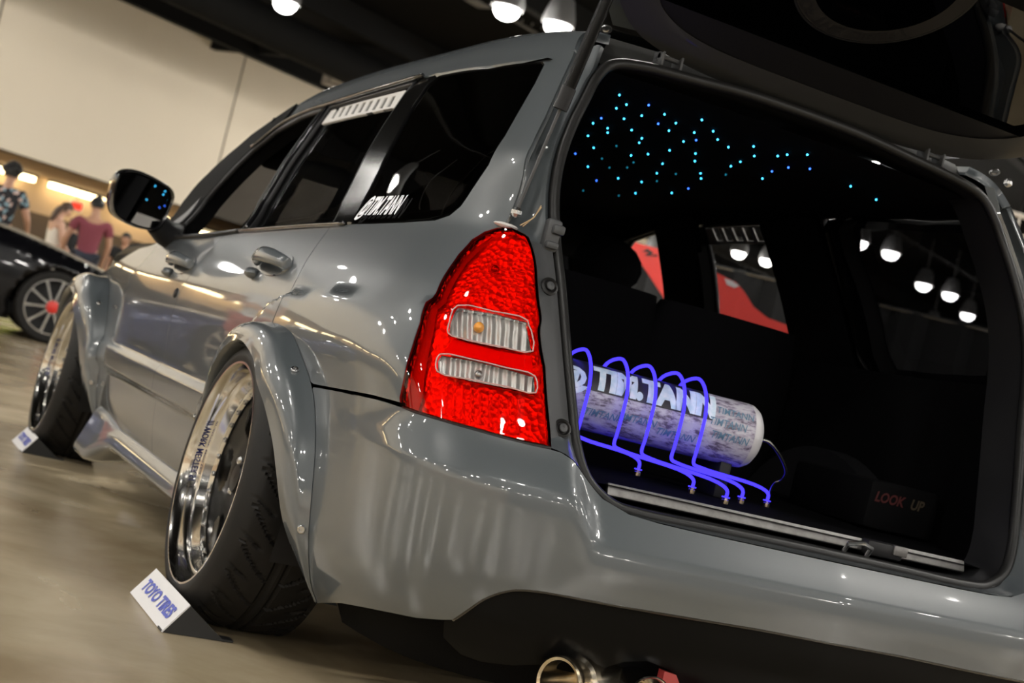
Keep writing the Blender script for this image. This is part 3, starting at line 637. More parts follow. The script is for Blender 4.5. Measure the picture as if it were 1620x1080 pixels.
# ---- tail lamps
M['red_band'] = mat('red_band_plastic', (.75, .10, .06), .5)
for sd in (1, -1):
    lm = panel('tail_lamp', lamp_out, 'red_lens', car, holes=[clear_top, clear_bot], off=.004, rim=.012, res=.014, side=sd, gap=.002)
    lm['label'] = 'red wrap-around tail lamp with two clear windows'
    for c in (clear_top, clear_bot):
        panel('clear_back', c, 'ribbed', lm, off=-.009, rim=-.007, res=.012, side=sd, gap=.0)
        panel('clear_lens', c, 'clear_lens', lm, off=.002, rim=.010, res=.012, side=sd, gap=.001)
        P = dens(smooth_poly(c, 3), .01); pts = S(P[:, 0], P[:, 1]) + SN(P[:, 0], P[:, 1]) * .0045; pts[:, 0] *= sd
        G().tube(pts, .0014, 6, True).out('lens_edge', mat('clear_edge', (.50, .30, .28), .25, 0, 1.) if 'edge' not in M else M['edge'], lm, sharp=3)
    main = [(0.815,0.905),(0.773,0.914),(0.746,0.907),(0.73,0.89),(0.703,0.85),(0.66,0.774),(0.629,0.689),(0.616,0.606),(0.611,0.566),(0.70,.564),(0.78,.566),(0.845,.568)] + [(u - .006, z) for u, z in lamp_div[::-1][1:-1]]
    panel('reflector', lamp_out, 'reflector', lm, off=-.017, rim=-.015, res=.016, side=sd, gap=.004)
    strip_ = lamp_div + [(0.884,0.565),(0.886,0.576),(0.873,0.614),(0.861,0.661),(0.853,0.707),(0.858,0.758),(0.861,0.806),(0.859,0.851),(0.848,0.880)]
    panel('side_reflector', strip_, mat('lamp_back', (.35, .30, .30), .35, .2) if 'lback' not in M else M['lback'], lm, off=-.012, rim=0, res=.02, side=sd, gap=0)
    panel('red_band', [(.788,.697),(.70,.697),(.648,.702),(.643,.674),(.69,.675),(.746,.675),(.80,.671)], 'red_band', lm, off=-.003, rim=.006, res=.014, side=sd, gap=0)
    # ribs of the lower reflector and the bulb
    g = G()
    for i in range(9):
        u = .66 + i * .017; a = S(u, .572) - SN(u, .572) * .016; b = S(u, .628) - SN(u, .628) * .016; g.tube([a, b], .0035, 6)
    for i in range(6):
        z = .79 + i * .012; a = S(.69 + .006 * i, z) - SN(.69, z) * .016; b = S(.80, z) - SN(.80, z) * .016; g.tube([a, b], .003, 6)
    g.v = [(x * sd, y, z) for x, y, z in g.v]; g.out('reflector_rib', 'reflector', lm)
    for (z, u, mm) in ((.73, .748, 'amber'), (.65, .735, 'steel'), (.84, .775, 'steel')):
        if 'amber' not in M: M['amber'] = mat('amber_bulb', (.75, .32, .05), .2, 0, 1.)
        p = S(u, z) - SN(u, z) * .006; g = G().sph((p[0] * sd, p[1], p[2]), .010 if mm == 'amber' else .008, 12); g.out('bulb', mm, lm)
    # housing gap below the lamp
    P = catmull([(u, z) for u, z in lamp_out[8:16]], 6); pts = S(P[:, 0], P[:, 1]) - SN(P[:, 0], P[:, 1]) * .004; pts[:, 0] *= sd
    G().tube(pts, .0045, 6).out('lamp_gasket', 'rubber', lm, sharp=3)
    p = S(.785, .921); G().sph((p[0] * sd, p[1] + .012, p[2] + .002), (.026, .012, .005), 12).out('lamp_cap', 'shade', lm)
M['grey_inner'] = mat('dark_grey_inner_frame', (.030, .030, .029), .4, 0, .3)
# ---- tailgate opening
def OP(x, z, d=0.): return np.array([x, .12 + .41 * (z - .56) + d, z])
open_half = [(0,1.338),(-.15,1.335),(-.277,1.324),(-.42,1.310),(-.478,1.293),(-.505,1.262),(-.531,1.203),(-.555,1.144),(-.575,1.074),(-.582,1.004),(-.574,.922),(-.558,.843),(-.537,.722),(-.521,.636),(-.508,.573),(-.483,.521),(-.435,.491),(-.385,.485),(-.2,.486),(0,.487)]
oh = catmull(open_half, 8); oh[0, 0] = 0; oh[-1, 0] = 0
loop = np.vstack([oh, (oh[::-1] * [-1, 1])[1:-1]])           # closed loop (x, z)
dd = np.roll(loop, -1, 0) - np.roll(loop, 1, 0); nn = np.stack([-dd[:, 1], dd[:, 0]], 1); nn /= np.linalg.norm(nn, axis=1, keepdims=True)
if area2(loop) > 0: nn = -nn                                  # outwards
def ring(d, y): return np.array([OP(*(p + n * d), y) for p, n in zip(loop, nn)])
G().tube(ring(.008, -.012), .011, 10, True).out('weather_seal', 'rubber', car, sharp=3)
G().grid(np.stack([np.vstack([r, r[:1]]) for r in (ring(.002, .10), ring(.000, .02), ring(.004, -.004), ring(.018, -.004))], 0), flip=True).out('opening_lip', 'black_trim', car, sharp=1.0)
# flange and gutter between the seal and the outer skin
def outer_edge(p, n):
    """outer end of the gutter: meets the body skin (pillar edge, lamp edge or bumper top)"""
    x, z = p; ax = abs(x); s = -1 if x < 0 else 1
    return ax, z, s
zz_ = np.array([.56,.606,.689,.774,.85,.894,.917,.922,.968,1.02,1.086,1.165,1.24,1.313,1.33]); uu_ = np.array([.603,.609,.623,.654,.697,.725,.742,.792,.769,.735,.718,.722,.735,.748,.755])
def edge_pt(z, sd, inn=0.): 
    u = float(np.interp(z, zz_, uu_)); p = np.array(S(u, z)) - np.array(SN(u, z)) * inn; p[0] *= 1 if sd < 0 else -1; return p
def op_x(z): 
    k = (oh[:, 1] < 1.27) & (oh[:, 0] < -.47); a = oh[k]; o_ = np.argsort(a[:, 1]); return float(np.interp(z, a[o_, 1], a[o_, 0]))
for sd in (-1, 1):
    rows = []
    for z in np.linspace(.556, 1.33, 60):
        xi = op_x(min(z, 1.27)) if z < 1.27 else -.50 + (z - 1.27) * .3
        E = edge_pt(z, -1); I = OP(xi - .016, z, -.006); I2 = OP(xi - .030, z, -.020)
        zl = sstep(.88, .97, z)
        gin = E + np.array([.012, .050 - .02 * (1 - zl), 0]); mid = gin * .45 + I2 * .55 + np.array([0, .018 * zl, 0])
        rows.append([E, E * .7 + gin * .3, gin, mid, I2 + np.array([-.006, .004, 0]), I2, I])
    rows = np.array(rows); 
    if sd > 0: rows[..., 0] *= -1
    G().grid(rows, flip=sd < 0).out('opening_frame', 'paint', car, sharp=1.1)
# bottom and top of the frame
def cross(zlist, name, m):
    pass
hb = catmull([(.0,.474),(.30,.474),(.38,.475),(.44,.479),(.49,.494),(.535,.527),(.565,.548),(.585,.555),(.610,.558)], 6)
ob = oh[(oh[:, 1] < .64) & (oh[:, 0] > -.53)][::-1]; ob = np.array([p for p in ob if p[1] < .64 and not (p[1] > 1)])
def resamp(P, n):
    d = np.concatenate([[0], np.cumsum(np.linalg.norm(np.diff(P, axis=0), axis=1))]); t = np.linspace(0, d[-1], n); return np.stack([np.interp(t, d, P[:, i]) for i in range(2)], 1)
hb = resamp(hb, 40); ob = resamp(ob, 40); rows = []
for (u, z), (x, zi) in zip(hb, ob):
    B = np.array(S(u, z)); I = OP(x - .012 * (1 if x < -.45 else 0), zi - (.010 if zi < .50 else 0), -.008); rows.append([B, B * .5 + I * .5 + np.array([0, 0, -.003]), I])
rows = np.array(rows); rows = np.concatenate([rows[::-1], (rows * [-1, 1, 1])[1:]])
G().grid(np.array(rows)).out('opening_sill', 'paint', car, sharp=1.2)
rows = []
for t in np.linspace(-1, 1, 31):
    x = t * .50; R_ = np.array([t * .46, .50, 1.372 + .016 * (1 - t*t)]); z = float(np.interp(abs(x), [0, .277, .42, .478, .5], [1.352, 1.338, 1.324, 1.31, 1.29])); I = OP(x, z, -.006)
    rows.append([R_, R_ * .4 + I * .6 + np.array([0, .02, -.012]), I])
G().grid(np.array(rows), flip=True).out('opening_header', 'grey_inner', car, sharp=1.2)
# black strip beside the lamp with plugs
for sd in (-1, 1):
    rows = []
    for z in np.linspace(.562, .905, 24):
        E = edge_pt(z, -1); I2 = OP(op_x(z) - .024, z, -.024); gin = E + np.array([.010, .022, 0]); rows.append([E + np.array([.003, .010, 0]), gin + np.array([0, -.004, 0]), gin * .5 + I2 * .5 + np.array([0, -.007, 0]), I2 + np.array([0, -.004, 0]), I2 + np.array([.004, .006, 0])])
    rows = np.array(rows); mid = rows[:, 2].copy()
    if sd > 0: rows[..., 0] *= -1
    st = G().grid(rows, flip=sd < 0).out('lamp_strip', 'dark_trim', car, sharp=1.2)
    for z in (.828, .585):
        i = int(np.argmin(abs(mid[:, 2] - z))); p = mid[i]; q = (p[0] * (1 if sd < 0 else -1), p[1] - .002, p[2])
        G().lathe([(.017, 0), (.017, .004), (.013, .006), (.010, .003), (.0085, .003), (.0085, .007), (.001, .008)], q, (0, -1, .41), 18).out('rubber_plug', 'rubber', st)
        G().lathe([(.0075, .008), (.001, .0095)], q, (0, -1, .41), 12).out('plug_cap', 'dark_trim', st)
    p = OP(-.600 * -sd * -1 if False else .600 * sd, .925, -.03); b = G(); b.box(p, (.030, .022, .060), 0, .006); b.box(p + np.array([-.006 * sd, -.012, .012]), (.024, .018, .018), 0, .005); b.box(p + np.array([.0, -.012, -.018]), (.026, .016, .014), 0, .005)
    b.out('gate_stop', 'dark_trim', car)
# sill plate, striker, latch notch
sp = G().box((.012, .150, .505), (.85, .010, .024), 0, .003, R=Matrix.Rotation(-.35, 3, 'X') @ Matrix.Rotation(-.004, 3, 'Y')).out('sill_plate', 'alloy', car); 
G().tube([(.10, .105, .488), (.10, .095, .505), (.13, .09, .512), (.155, .095, .505), (.155, .105, .488)], .005, 8).out('latch_striker', 'steel', car)
G().box((.215, .14, .505), (.09, .03, .030), 0, .006).out('latch_cover', 'black_trim', car)
G().box((.25, .128, .510), (.035, .012, .020), .0, .002).out('latch_plate', 'alloy', car)
# ---- boot floor, seats, roof lining
fz = lambda y: .512 + .03 * (y - .15)
G().grid([[(x, y, fz(y)) for x in np.linspace(-.66, .66, 6)] for y in np.linspace(.14, 1.35, 8)]).out('boot_floor', 'carpet', car)
for sd in (-1, 1):
    rows = []
    for z in (.42, .5, .56, .62, .7, .8, .9):
        y0 = .12 + .41 * (z - .56) + .012; xo = abs(op_x(max(z, .575))) + .004; rows.append([(sd * (xo + (.665 - xo) * min(1, t * 3.5)), y0 + t * (1.42 - y0), z) for t in np.linspace(0, 1, 14)])
    G().grid(rows).out('boot_side', 'liner', car)
def seat(name, c, w, y, zb, zt, rake, hr=True, parent=car):
    b = G(); rows = []
    for t in np.linspace(0, 1, 12):
        z = zb + (zt - zb) * t; yc = y - rake * t; ww = w * (1 - .25 * t ** 3); th = .07 * (1 - .4 * t ** 2)
        rows.append([(c + ww/2 * math.copysign(abs(math.cos(a)) ** .6, math.cos(a)), yc + th * math.copysign(abs(math.sin(a)) ** .6, math.sin(a)) + .02 * math.cos(a) ** 2, z) for a in np.linspace(0, 2*math.pi, 20)])
    b.grid(rows); b.f.append(tuple(11*20 + i for i in range(19)))
    s = b.out(name, 'seat', parent, sharp=1.4)
    G().box((c, y + .25, zb - .06), (w, .52, .16), 0, .05).out('cushion', 'seat', s)
    if hr:
        h = G().sph((c, y - rake - .01, zt + .085), (w * .25, .055, .085), 16); h.out('headrest', 'seat', s)
        G().cyl((c - .06, y - rake, zt - .04), (c - .06, y - rake, zt + .08), .008, 8).cyl((c + .06, y - rake, zt - .04), (c + .06, y - rake, zt + .08), .008, 8).out('headrest_post', 'steel', s)
for c in (-.40, .0, .40): seat('rear_seat', c, .56 if c else .44, 1.30, .48, .955, .14, False)
for c in (-.36, .36): seat('front_seat', c, .48, 2.05, .48, .985, .18)
G().grid([[(x, y, 1.304 - .02 * (x / .58) ** 4 - (roof_drop(y) if y > 1 else 0) * .9) for x in np.linspace(-.60, .60, 15)] for y in np.linspace(.455, 2.5, 18)], flip=True).out('roof_lining', 'headliner', car)
hlo = [o for o in bpy.data.objects if o.name == 'roof_lining'][0]
for x in (-.37, .37): G().box((x, 2.40, 1.195), (.50, .03, .16), 0, .012).out('sun_visor', 'liner', car)
G().box((0, 2.75, .68), (1.42, .42, .30), 0, .08).out('dashboard', 'liner', car)
G().lathe([(.18 + .016 * math.cos(a), .016 * math.sin(a)) for a in np.linspace(0, 2*math.pi, 9)], (-.36, 2.42, .80), (0, -1, .45), 28).out('steering_wheel', 'black_trim', car)
STARS = [(980,150),(991,166),(975,172),(1026,167),(1015,184),(987,189),(1051,182),(951,188),(938,196),(961,204),(961,211),(1041,197),(1069,196),(1058,208),(999,207),(930,216),(1015,220),(1011,227),(1110,191),(1128,209),(1098,211),(1135,222),(1081,225),(1101,223),(1152,234),(1059,239),(1100,244),(998,247),(1192,233),(910,244),(939,235),(930,264),(1025,245),(975,232),(1048,260),(952,252),(1171,257),(1230,248),(1245,246),(1277,246),(1156,264),(1247,266),(1221,272),(1206,283),(1281,268),(1108,275),(1109,283),(1039,275),(1039,287),(1148,277),(1069,276),(944,284),(924,296),(978,282),(964,266),(992,266),(1015,288),(980,305),(1006,303),(1063,304),(1089,298),(1002,258),(1346,294),(1387,312),(1099,256),(1193,248)]
sm = G().sph((0, 0, 0), .0025, 8)
sproto = {}
for i, (px, py) in enumerate(STARS):
    d = _f + _r2 * (px - 810) / FPX - _u2 * (py - 540) / FPX; P = CAM + d * ((1.298 - CAM[2]) / d[2])
    P[2] = 1.300 - .02 * (P[0] / .58) ** 4 - (roof_drop(P[1]) if P[1] > 1 else 0) * .9
    kk = 'star_blue' if i in (29, 3, 7, 11, 42, 44, 41, 23, 51, 60) else 'star_dim' if i in (33, 61, 35, 52, 57, 50, 55, 48, 49, 54) else 'star'
    if kk not in sproto: s = sproto[kk] = sm.out('star_light', kk, hlo)
    else: s = sproto[kk].copy(); COL.objects.link(s)
    s.location = P
# ---- raised tailgate
AL = math.radians(27); HY, HZc = .455, 1.372
def TG(x, s, d=0.):      # s = distance from the hinge, d = offset towards the outside (up)
    return np.array([x, HY - s * math.cos(AL) - d * math.sin(AL), HZc + s * math.sin(AL) + d * math.cos(AL) ])
def gw(s): return float(np.interp(s, [0, .05, .15, .45, .60, .80, .95], [.48, .54, .59, .655, .67, .65, .59]))
def gbow(x, s): return .05 * (1 - (x / .65) ** 2) + .02 * math.sin(math.pi * min(s / .5, 1))
rows = [[TG(t * gw(s), s, gbow(t * gw(s), s)) for t in np.linspace(-1, 1, 23)] for s in np.linspace(-.01, .95, 26)]
tg = G().grid(rows, flip=True).out('tailgate', 'paint', car, sharp=2)
# pressed inner frame (ring) with rounded outline and dark inner trim
def gate_ring(name, o, i, d0, d1, m):
    n = 120; A = []; B = []; Cc = []
    def rr(t, x0, s0, s1, p=5.):
        c, s_ = math.cos(t), math.sin(t); ex = 2 / p; return (x0 * math.copysign(abs(c) ** ex, c), (s0 + s1) / 2 + (s1 - s0) / 2 * math.copysign(abs(s_) ** ex, s_))
    for k in range(n + 1):
        t = 2 * math.pi * k / n; x, s = rr(t, *o); x2, s2 = rr(t, *i)
        A.append(TG(x * gw(max(s, 0)) / .62, s, d0 + .03)); B.append(TG((x * .8 + x2 * .2) * gw(max(s, 0)) / .62, s * .8 + s2 * .2, d0 - .012)); Cc.append(TG(x2 * gw(max(s2, 0)) / .62, s2, d1))
    q = G().grid(np.array([A, B, (np.array(B) + np.array(Cc)) / 2 + np.array([0, 0, -.004]), Cc])); return q.out(name, m, tg, sharp=1.3)
gate_ring('inner_frame', (.615, .005, .93), (.52, .085, .50 * 0 + .87), -.02, -.022, 'grey_inner')
G().grid([[TG(t * .52 * gw(s) / .62, s, -.016) for t in np.linspace(-1, 1, 17)] for s in np.linspace(.07, .16, 5)]).out('upper_trim', 'black_trim', tg)
G().grid([[TG(t * .52 * gw(s) / .62, s, .004) for t in np.linspace(-1, 1, 17)] for s in np.linspace(.12, .50, 12)]).out('rear_window', 'glass', tg)
G().grid([[TG(t * .53 * gw(s) / .62, s, -.018 - .02 * math.sin(math.pi * (s - .48) / .41)) for t in np.linspace(-1, 1, 17)] for s in np.linspace(.48, .89, 12)]).out('lower_trim', 'liner', tg)
# round sticker on the glass, lettering along its rim
M['sticker'] = mat('smoky_sticker', (.020, .019, .018), .5, spec=.2); M['ink'] = mat('black_ink', (.004, .004, .004), .5)
sc_x, sc_s = -.10, .385
def disc(r0, r1, m, nm, d):
    n = 48; G().grid([[TG(sc_x + r * math.cos(a), sc_s + r * math.sin(a), d) for a in np.linspace(0, 2*math.pi, n)] for r in (r0, r1)]).out(nm, m, tg)
disc(.140, .175, 'sticker', 'sticker_band', .0025); disc(.175, .180, 'ink', 'sticker_rim', .002)
def ring_text(s, a0, a1, r, h, nm):
    v, f, w_, h_ = text_geo(s, .02)
    obj(nm, [TG(sc_x - (r + b / h_ * h) * math.cos(a0 + (a1 - a0) * a / w_) * -1, sc_s + (r + b / h_ * h) * math.sin(a0 + (a1 - a0) * a / w_), .0015) for a, b in v], f, 'ink', tg, smooth=False)
ring_text('E OF THE ZIBERT', math.radians(215), math.radians(325), .146, .024, 'sticker_lettering')
G().sph(TG(.57, .03, -.03), .01, 10).out('gate_bolt', 'steel', tg)
for x in (-.47, .47): G().lathe([(.012, 0), (.012, .004), (.007, .004), (.007, .002), (.001, .002)], TG(x * 1.08, .055, -.034), (0, -math.sin(AL), -math.cos(AL)), 16).out('grommet', 'steel', tg)
# hinges
for x in (-.345, .345):
    g = G().box((x - .022, .445, 1.352), (.006, .04, .03), 0, .002).box((x + .022, .445, 1.352), (.006, .04, .03), 0, .002).cyl((x - .025, .44, 1.358), (x + .025, .44, 1.358), .006, 10)
    g.out('gate_hinge', 'dark_trim', car)
M['strut'] = mat('black_strut', (.004, .004, .004), .22, spec=.12)
# gas struts
for sd in (-1, 1):
    Hh = TG(.603 * sd, .30, .0); Mm = np.array([.668 * sd, .262, .95]); D = Hh - Mm
    a = Mm + D * .36
    s = G().cyl(a, Hh, .0115, 16).out('gas_strut', 'strut', car); G().cyl(a - D * .004, a + D * .07, .0138, 16).out('strut_sleeve', 'black_trim', s)
    G().cyl(Mm, a, .0032, 10).out('strut_rod', 'dark_trim', s); G().sph(Mm, .011, 10).out('strut_ball', 'steel', s)
# loose thin wires at the lamp top
G().tube([(-.665, .225, .925), (-.64, .24, .95), (-.622, .265, .975)], .0012, 5).tube([(-.672, .222, .925), (-.645, .235, .945), (-.622, .262, .972)], .0012, 5).out('loose_wire', mat('tan_wire', (.45, .32, .18), .5), car)
# ---- wheel arch flares
WY, FY = .933, 3.458
bolt_g = G().lathe([(.0085, 0), (.0085, .004), (.0065, .006), (.004, .006), (.0035, .003), (.0005, .003)], n=12)
def flare(yc, edge, lip, label):
    """edge = on the skin (y, z), lip = outer rim (y, z, x); both from the front end over the top to the rear tip"""
    E = catmull(edge, 10); L = catmull(lip, 10)
    def rs(P, n):
        d = np.concatenate([[0], np.cumsum(np.linalg.norm(np.diff(P, axis=0), axis=1))]); t = np.linspace(0, d[-1], n); return np.stack([np.interp(t, d, P[:, i]) for i in range(P.shape[1])], 1)
    E = rs(E, 90); L = rs(L, 90); rows = []
    for (y, z), l in zip(E, L):
        u = U(y); 
        for _ in range(4): u += y - float(S(u, z)[1])
        B = np.array(S(u, z)); N = np.array(SN(u, z)); B = B + N * .001; Lp = np.array([l[2], l[0], l[1]])
        c = np.array([0, yc, .30]); rad = Lp - c; rad[0] = 0; rad /= np.linalg.norm(rad)
        out = np.array([-1., 0, 0]); w = np.linalg.norm(Lp - B)
        m1 = B + (Lp - B) * .10 + out * .10 * w + rad * .02 * w; m2 = B + (Lp - B) * .38 + out * .16 * w + rad * .16 * w; m3 = B + (Lp - B) * .72 + out * .10 * w + rad * .17 * w
        prof = catmull([B, m1, m2, m3, Lp], 5)
        back = Lp + np.array([.010, 0, 0]) - rad * .006; back2 = Lp + np.array([.045, 0, 0]) - rad * .004
        rows.append(list(prof) + [back, back2])
    rows = np.array(rows)
    a = G().grid(rows).out('wheel_arch_flare', 'paint', car, sharp=.9)
    # make the faces look outwards
    b = mirror_obj(a)
    return a, b, rows
edge_r = [(1.295,.16),(1.300,.24),(1.298,.31),(1.278,.43),(1.213,.54),(1.155,.59),(1.08,.628),(.933,.650),(.74,.637),(.645,.594),(.575,.549),(.490,.448),(.455,.333),(.450,.245),(.462,.160)]
lip_r = [(1.245,.15,-.82),(1.24,.20,-.85),(1.236,.30,-.880),(1.228,.370,-.895),(1.208,.425,-.907),(1.165,.495,-.920),(1.108,.545,-.927),(1.025,.583,-.930),(.933,.598,-.932),(.84,.588,-.936),(.757,.566,-.938),(.69,.528,-.940),(.625,.488,-.931),(.566,.425,-.914),(.535,.373,-.902),(.517,.29,-.873),(.505,.215,-.825),(.465,.155,-.787)]
fl_a, fl_b, rows_r = flare(WY, edge_r, lip_r, '')
k = FY - WY
edge_f = [(y + k - (0.045 if y < .8 else -.0), z + (.022 if .3 < z else 0)) for y, z in edge_r]; lip_f = [(y + k - (.012 if y < .8 else 0), z + .008, x - .002) for y, z, x in lip_r]
ff_a, ff_b, rows_f = flare(FY, edge_f, lip_f, '')
def bolts(fl, flb, pts, dy=0):
    for (u, z) in pts:
        p = S(u, z) + SN(u, z) * .010; n = SN(u, z); q = Vector((0, 0, 1)).rotation_difference(Vector(n))
        for o, s in ((fl, 1), (flb, -1)):
            g = G(); g.v = [tuple((Vector(v))) for v in bolt_g.v]; g.f = list(bolt_g.f)
            g.v = [tuple(Vector(p) + q @ Vector(v)) for v in g.v]; g.v = [(x * s, y, w) for x, y, w in g.v]
            if s < 0: g.f = [f[::-1] for f in g.f]
            g.out('flare_bolt', 'steel', o)
def flare_bolts(rows, fl, flb, spots):
    for i, j in spots:      # row along the arch, column across the flare
        p = rows[i, j]; n = np.cross(rows[i, j + 1] - rows[i, j - 1], rows[i + 1, j] - rows[i - 1, j]); n /= np.linalg.norm(n)
        if n[0] > 0: n = -n
        q = Vector((0, 0, 1)).rotation_difference(Vector(n))
        for o, s in ((fl, 1), (flb, -1)):
            g = G(); g.v = [tuple(Vector(p) + q @ Vector(v)) for v in bolt_g.v]; g.f = list(bolt_g.f)
            if s < 0: g.v = [(-x, y, w) for x, y, w in g.v]; g.f = [f[::-1] for f in g.f]
            g.out('flare_bolt', 'steel', o)
def near_row(rows, z, j): k = [i for i in range(48, 88)]; return min(k, key=lambda i: abs(rows[i, j][2] - z))
flare_bolts(rows_r, fl_a, fl_b, [(near_row(rows_r, .567, 6), 6), (near_row(rows_r, .293, 6), 6), (14, 6), (30, 6)])
flare_bolts(rows_f, ff_a, ff_b, [(near_row(rows_f, .575, 6), 6), (near_row(rows_f, .31, 6), 6), (20, 6)])
# ---- wheels
def tyre_mesh():
    R0, Wd = .3125, .235; nT = 540; prof = []
    # outer sidewall (x<0 outwards): from rim flange to shoulder, tread, inner sidewall
    side = [(.2430, -.006), (.252, -.0095), (.262, -.008), (.276, -.002), (.289, .007), (.298, .014)]
    inner = [(.306, Wd - .012), (.292, Wd - .004), (.275, Wd + .004), (.250, Wd + .004), (.236, Wd - .01)]
    tread_x = np.linspace(.021, Wd - .02, 32)
    V = []; prof_n = len(side) + len(tread_x) + len(inner)
    for j in range(nT):
        a = 2 * math.pi * j / nT; row = [(r, x) for r, x in side]
        for x in tread_x:
            c = (x - Wd / 2) / (Wd / 2); r = R0 - .010 * c * c - .004 * max(0, abs(c) - .75) * 4
            s = a * R0; v = abs(c)
            # sweeping grooves, two rings
            ph = ((s + .11 * v ** 1.5) / .0770) % 1.0; g = 0.
            if ph < .085 and .10 < v < .97: g = .006
            ph2 = ((s + .038 + .075 * v) / .0770) % 1.0
            if ph2 < .065 and .50 < v < .96: g = .005
            if abs(v - .10) < .035: g = .006
            row.append((r - g, x))
        row += inner; V += [(x, r * math.cos(a), r * math.sin(a)) for r, x in row]
    F = []
    for j in range(nT):
        j2 = (j + 1) % nT
        for i in range(prof_n - 1): F.append((j * prof_n + i, j2 * prof_n + i, j2 * prof_n + i + 1, j * prof_n + i + 1))
    return V, F
TV, TF = tyre_mesh()
# rim: outer lip at x = 0 (x grows inwards)
rim_prof = [(.238, .004), (.2455, -.004), (.2440, -.0075), (.2395, -.0075), (.2365, -.003), (.234, .003), (.231, .016), (.2300, .027), (.2285, .030), (.2190, .033), (.2150, .036), (.2130, .044), (.2105, .054), (.206, .057), (.200, .058), (.192, .059)]
def wheel_parts():
    r = G().lathe([(a, b) for a, b in rim_prof], (0, 0, 0), (1, 0, 0), 96); r.lathe([(.228, .031), (.222, .14), (.225, .21), (.236, .222)], (0, 0, 0), (1, 0, 0), 64)
    d = G()
    # five broad spokes with round windows between: black dished face
    def face(rad, ang):
        k = math.cos(5 * ang); return .062 + .014 * (1 - min(rad / .19, 1)) ** 2 - .020 * math.exp(-((rad - .07) / .03) ** 2) * .3
    nA, nR = 120, 14; P = []
    for i in range(nR):
        rad = .035 + (.196 - .035) * i / (nR - 1); P.append([(face(rad, 2*math.pi*j/nA), rad * math.cos(2*math.pi*j/nA), rad * math.sin(2*math.pi*j/nA)) for j in range(nA + 1)])
    fs = []
    for i in range(nR - 1):
        for j in range(nA):
            ang = 2*math.pi*(j + .5)/nA; rad = .035 + (.196 - .035) * (i + .5) / (nR - 1)
            am = (ang + math.pi/5) % (2*math.pi/5) - math.pi/5
            hole = (rad * math.cos(am) - .140) ** 2 / .042 ** 2 + (rad * math.sin(am)) ** 2 / .050 ** 2 < 1
            if not hole: fs.append((i*(nA+1) + j, i*(nA+1) + j+1, (i+1)*(nA+1) + j+1, (i+1)*(nA+1) + j))
    d.add(np.array(P).reshape(-1, 3), fs)
    back = G().lathe([(.20, .125), (.01, .125)], (0, 0, 0), (1, 0, 0), 40)
    hub = G().lathe([(.036, .080), (.036, .058), (.030, .050), (.001, .048)], (0, 0, 0), (1, 0, 0), 30)
    return r, d, back, hub
rw, dw, bw, hw_ = wheel_parts()
disc_g = G().lathe([(.165, .115), (.165, .121), (.06, .121)], (0, 0, 0), (1, 0, 0), 40)
boltw = G().lathe([(.0062, 0), (.0062, -.004), (.004, -.007), (.0005, -.007)], (0, 0, 0), (1, 0, 0), 8)
wheels = []
def make_wheel():
    r = rw.out('wheel', 'chrome', car, sharp=.5); parts = []
    t = obj('tyre', TV, TF, 'tyre', r); t.data.set_sharp_from_angle(angle=.7)
    d = dw.out('spoke_disc', 'spoke', r, sharp=1.); bw.out('barrel_back', 'black_trim', r); hw_.out('hub_cap', 'spoke', r); disc_g.out('brake_disc', 'steel', r)
    for k in range(30):
        a = 2*math.pi*(k + .5)/30; b = boltw.out('rim_bolt', 'steel', r) if k == 0 else None
        if k == 0: b0 = b
        else: b = b0.copy(); COL.objects.link(b)
        b.location = (.0575, .194 * math.cos(a), .194 * math.sin(a))
    for k in range(5):
        a = 2*math.pi*k/5 + math.pi/5; n = G().lathe([(.011, .03), (.011, 0), (.006, -.006), (.001, -.006)], (0, 0, 0), (1, 0, 0), 6).out('lug_nut', 'steel', r, smooth=False) if k == 0 else n0.copy()
        if k == 0: n0 = n
        else: COL.objects.link(n)
        n.location = (.064, .058 * math.cos(a), .058 * math.sin(a))
    # lettering on the lip: a cylinder wall seen from outside
    v, f, w_, h_ = text_geo('/// WORK MEISTER S1', .015, .25)
    M['rim_blue'] = M.get('rim_blue') or mat('rim_lettering_blue', (.010, .014, .10), .4)
    a0, a1 = math.radians(WT[0]), math.radians(WT[1])
    obj('rim_lettering', [(.012 + .015 * (1 - b / h_) , (.2290) * math.cos(a0 + (a1 - a0) * a / w_), .2290 * math.sin(a0 + (a1 - a0) * a / w_)) for a, b in v], f, 'rim_blue', r, smooth=False)
    return r
WT = (24, -13)
CAMBER = .054
def clone(o, parent=None):
    c = o.copy(); COL.objects.link(c); c.parent = parent
    for ch in o.children: clone(ch, c)
    return c
w1 = make_wheel(); w1.location = (-.9176, WY, .3105); w1.rotation_euler = (0, CAMBER, 0); w1.rotation_euler = Matrix.Rotation(CAMBER, 3, 'Y').to_euler()
w2 = clone(w1, car); w2.location = (-.9176, FY, .3105)
def Rt(c): return (Matrix.Rotation(math.pi, 3, 'Z') @ Matrix.Rotation(c, 3, 'Y')).to_euler()
w3 = clone(w1, car); w3.location = (.9176, WY, .3105); w3.rotation_euler = Rt(CAMBER)
w4 = clone(w1, car); w4.location = (.9176, FY, .3105); w4.rotation_euler = Rt(CAMBER)
# wheel houses and floor pan
for yc in (WY, FY):
    for sd in (-1, 1):
        rows = [[(sd * x, yc + r * math.cos(a), .32 + r * math.sin(a)) for a in np.linspace(-.35, math.pi + .35, 30)] for x, r in ((.855, .36), (.60, .36), (.58, .02))]
        G().grid(rows).out('wheel_house', 'black_trim', car)
G().box((0, 2.2, .20), (1.16, 3.9, .12), 0, .03).out('floor_pan', 'black_trim', car)
G().box((0, .50, .24), (1.05, .72, .14), 0, .04).out('boot_tub', 'black_trim', car)
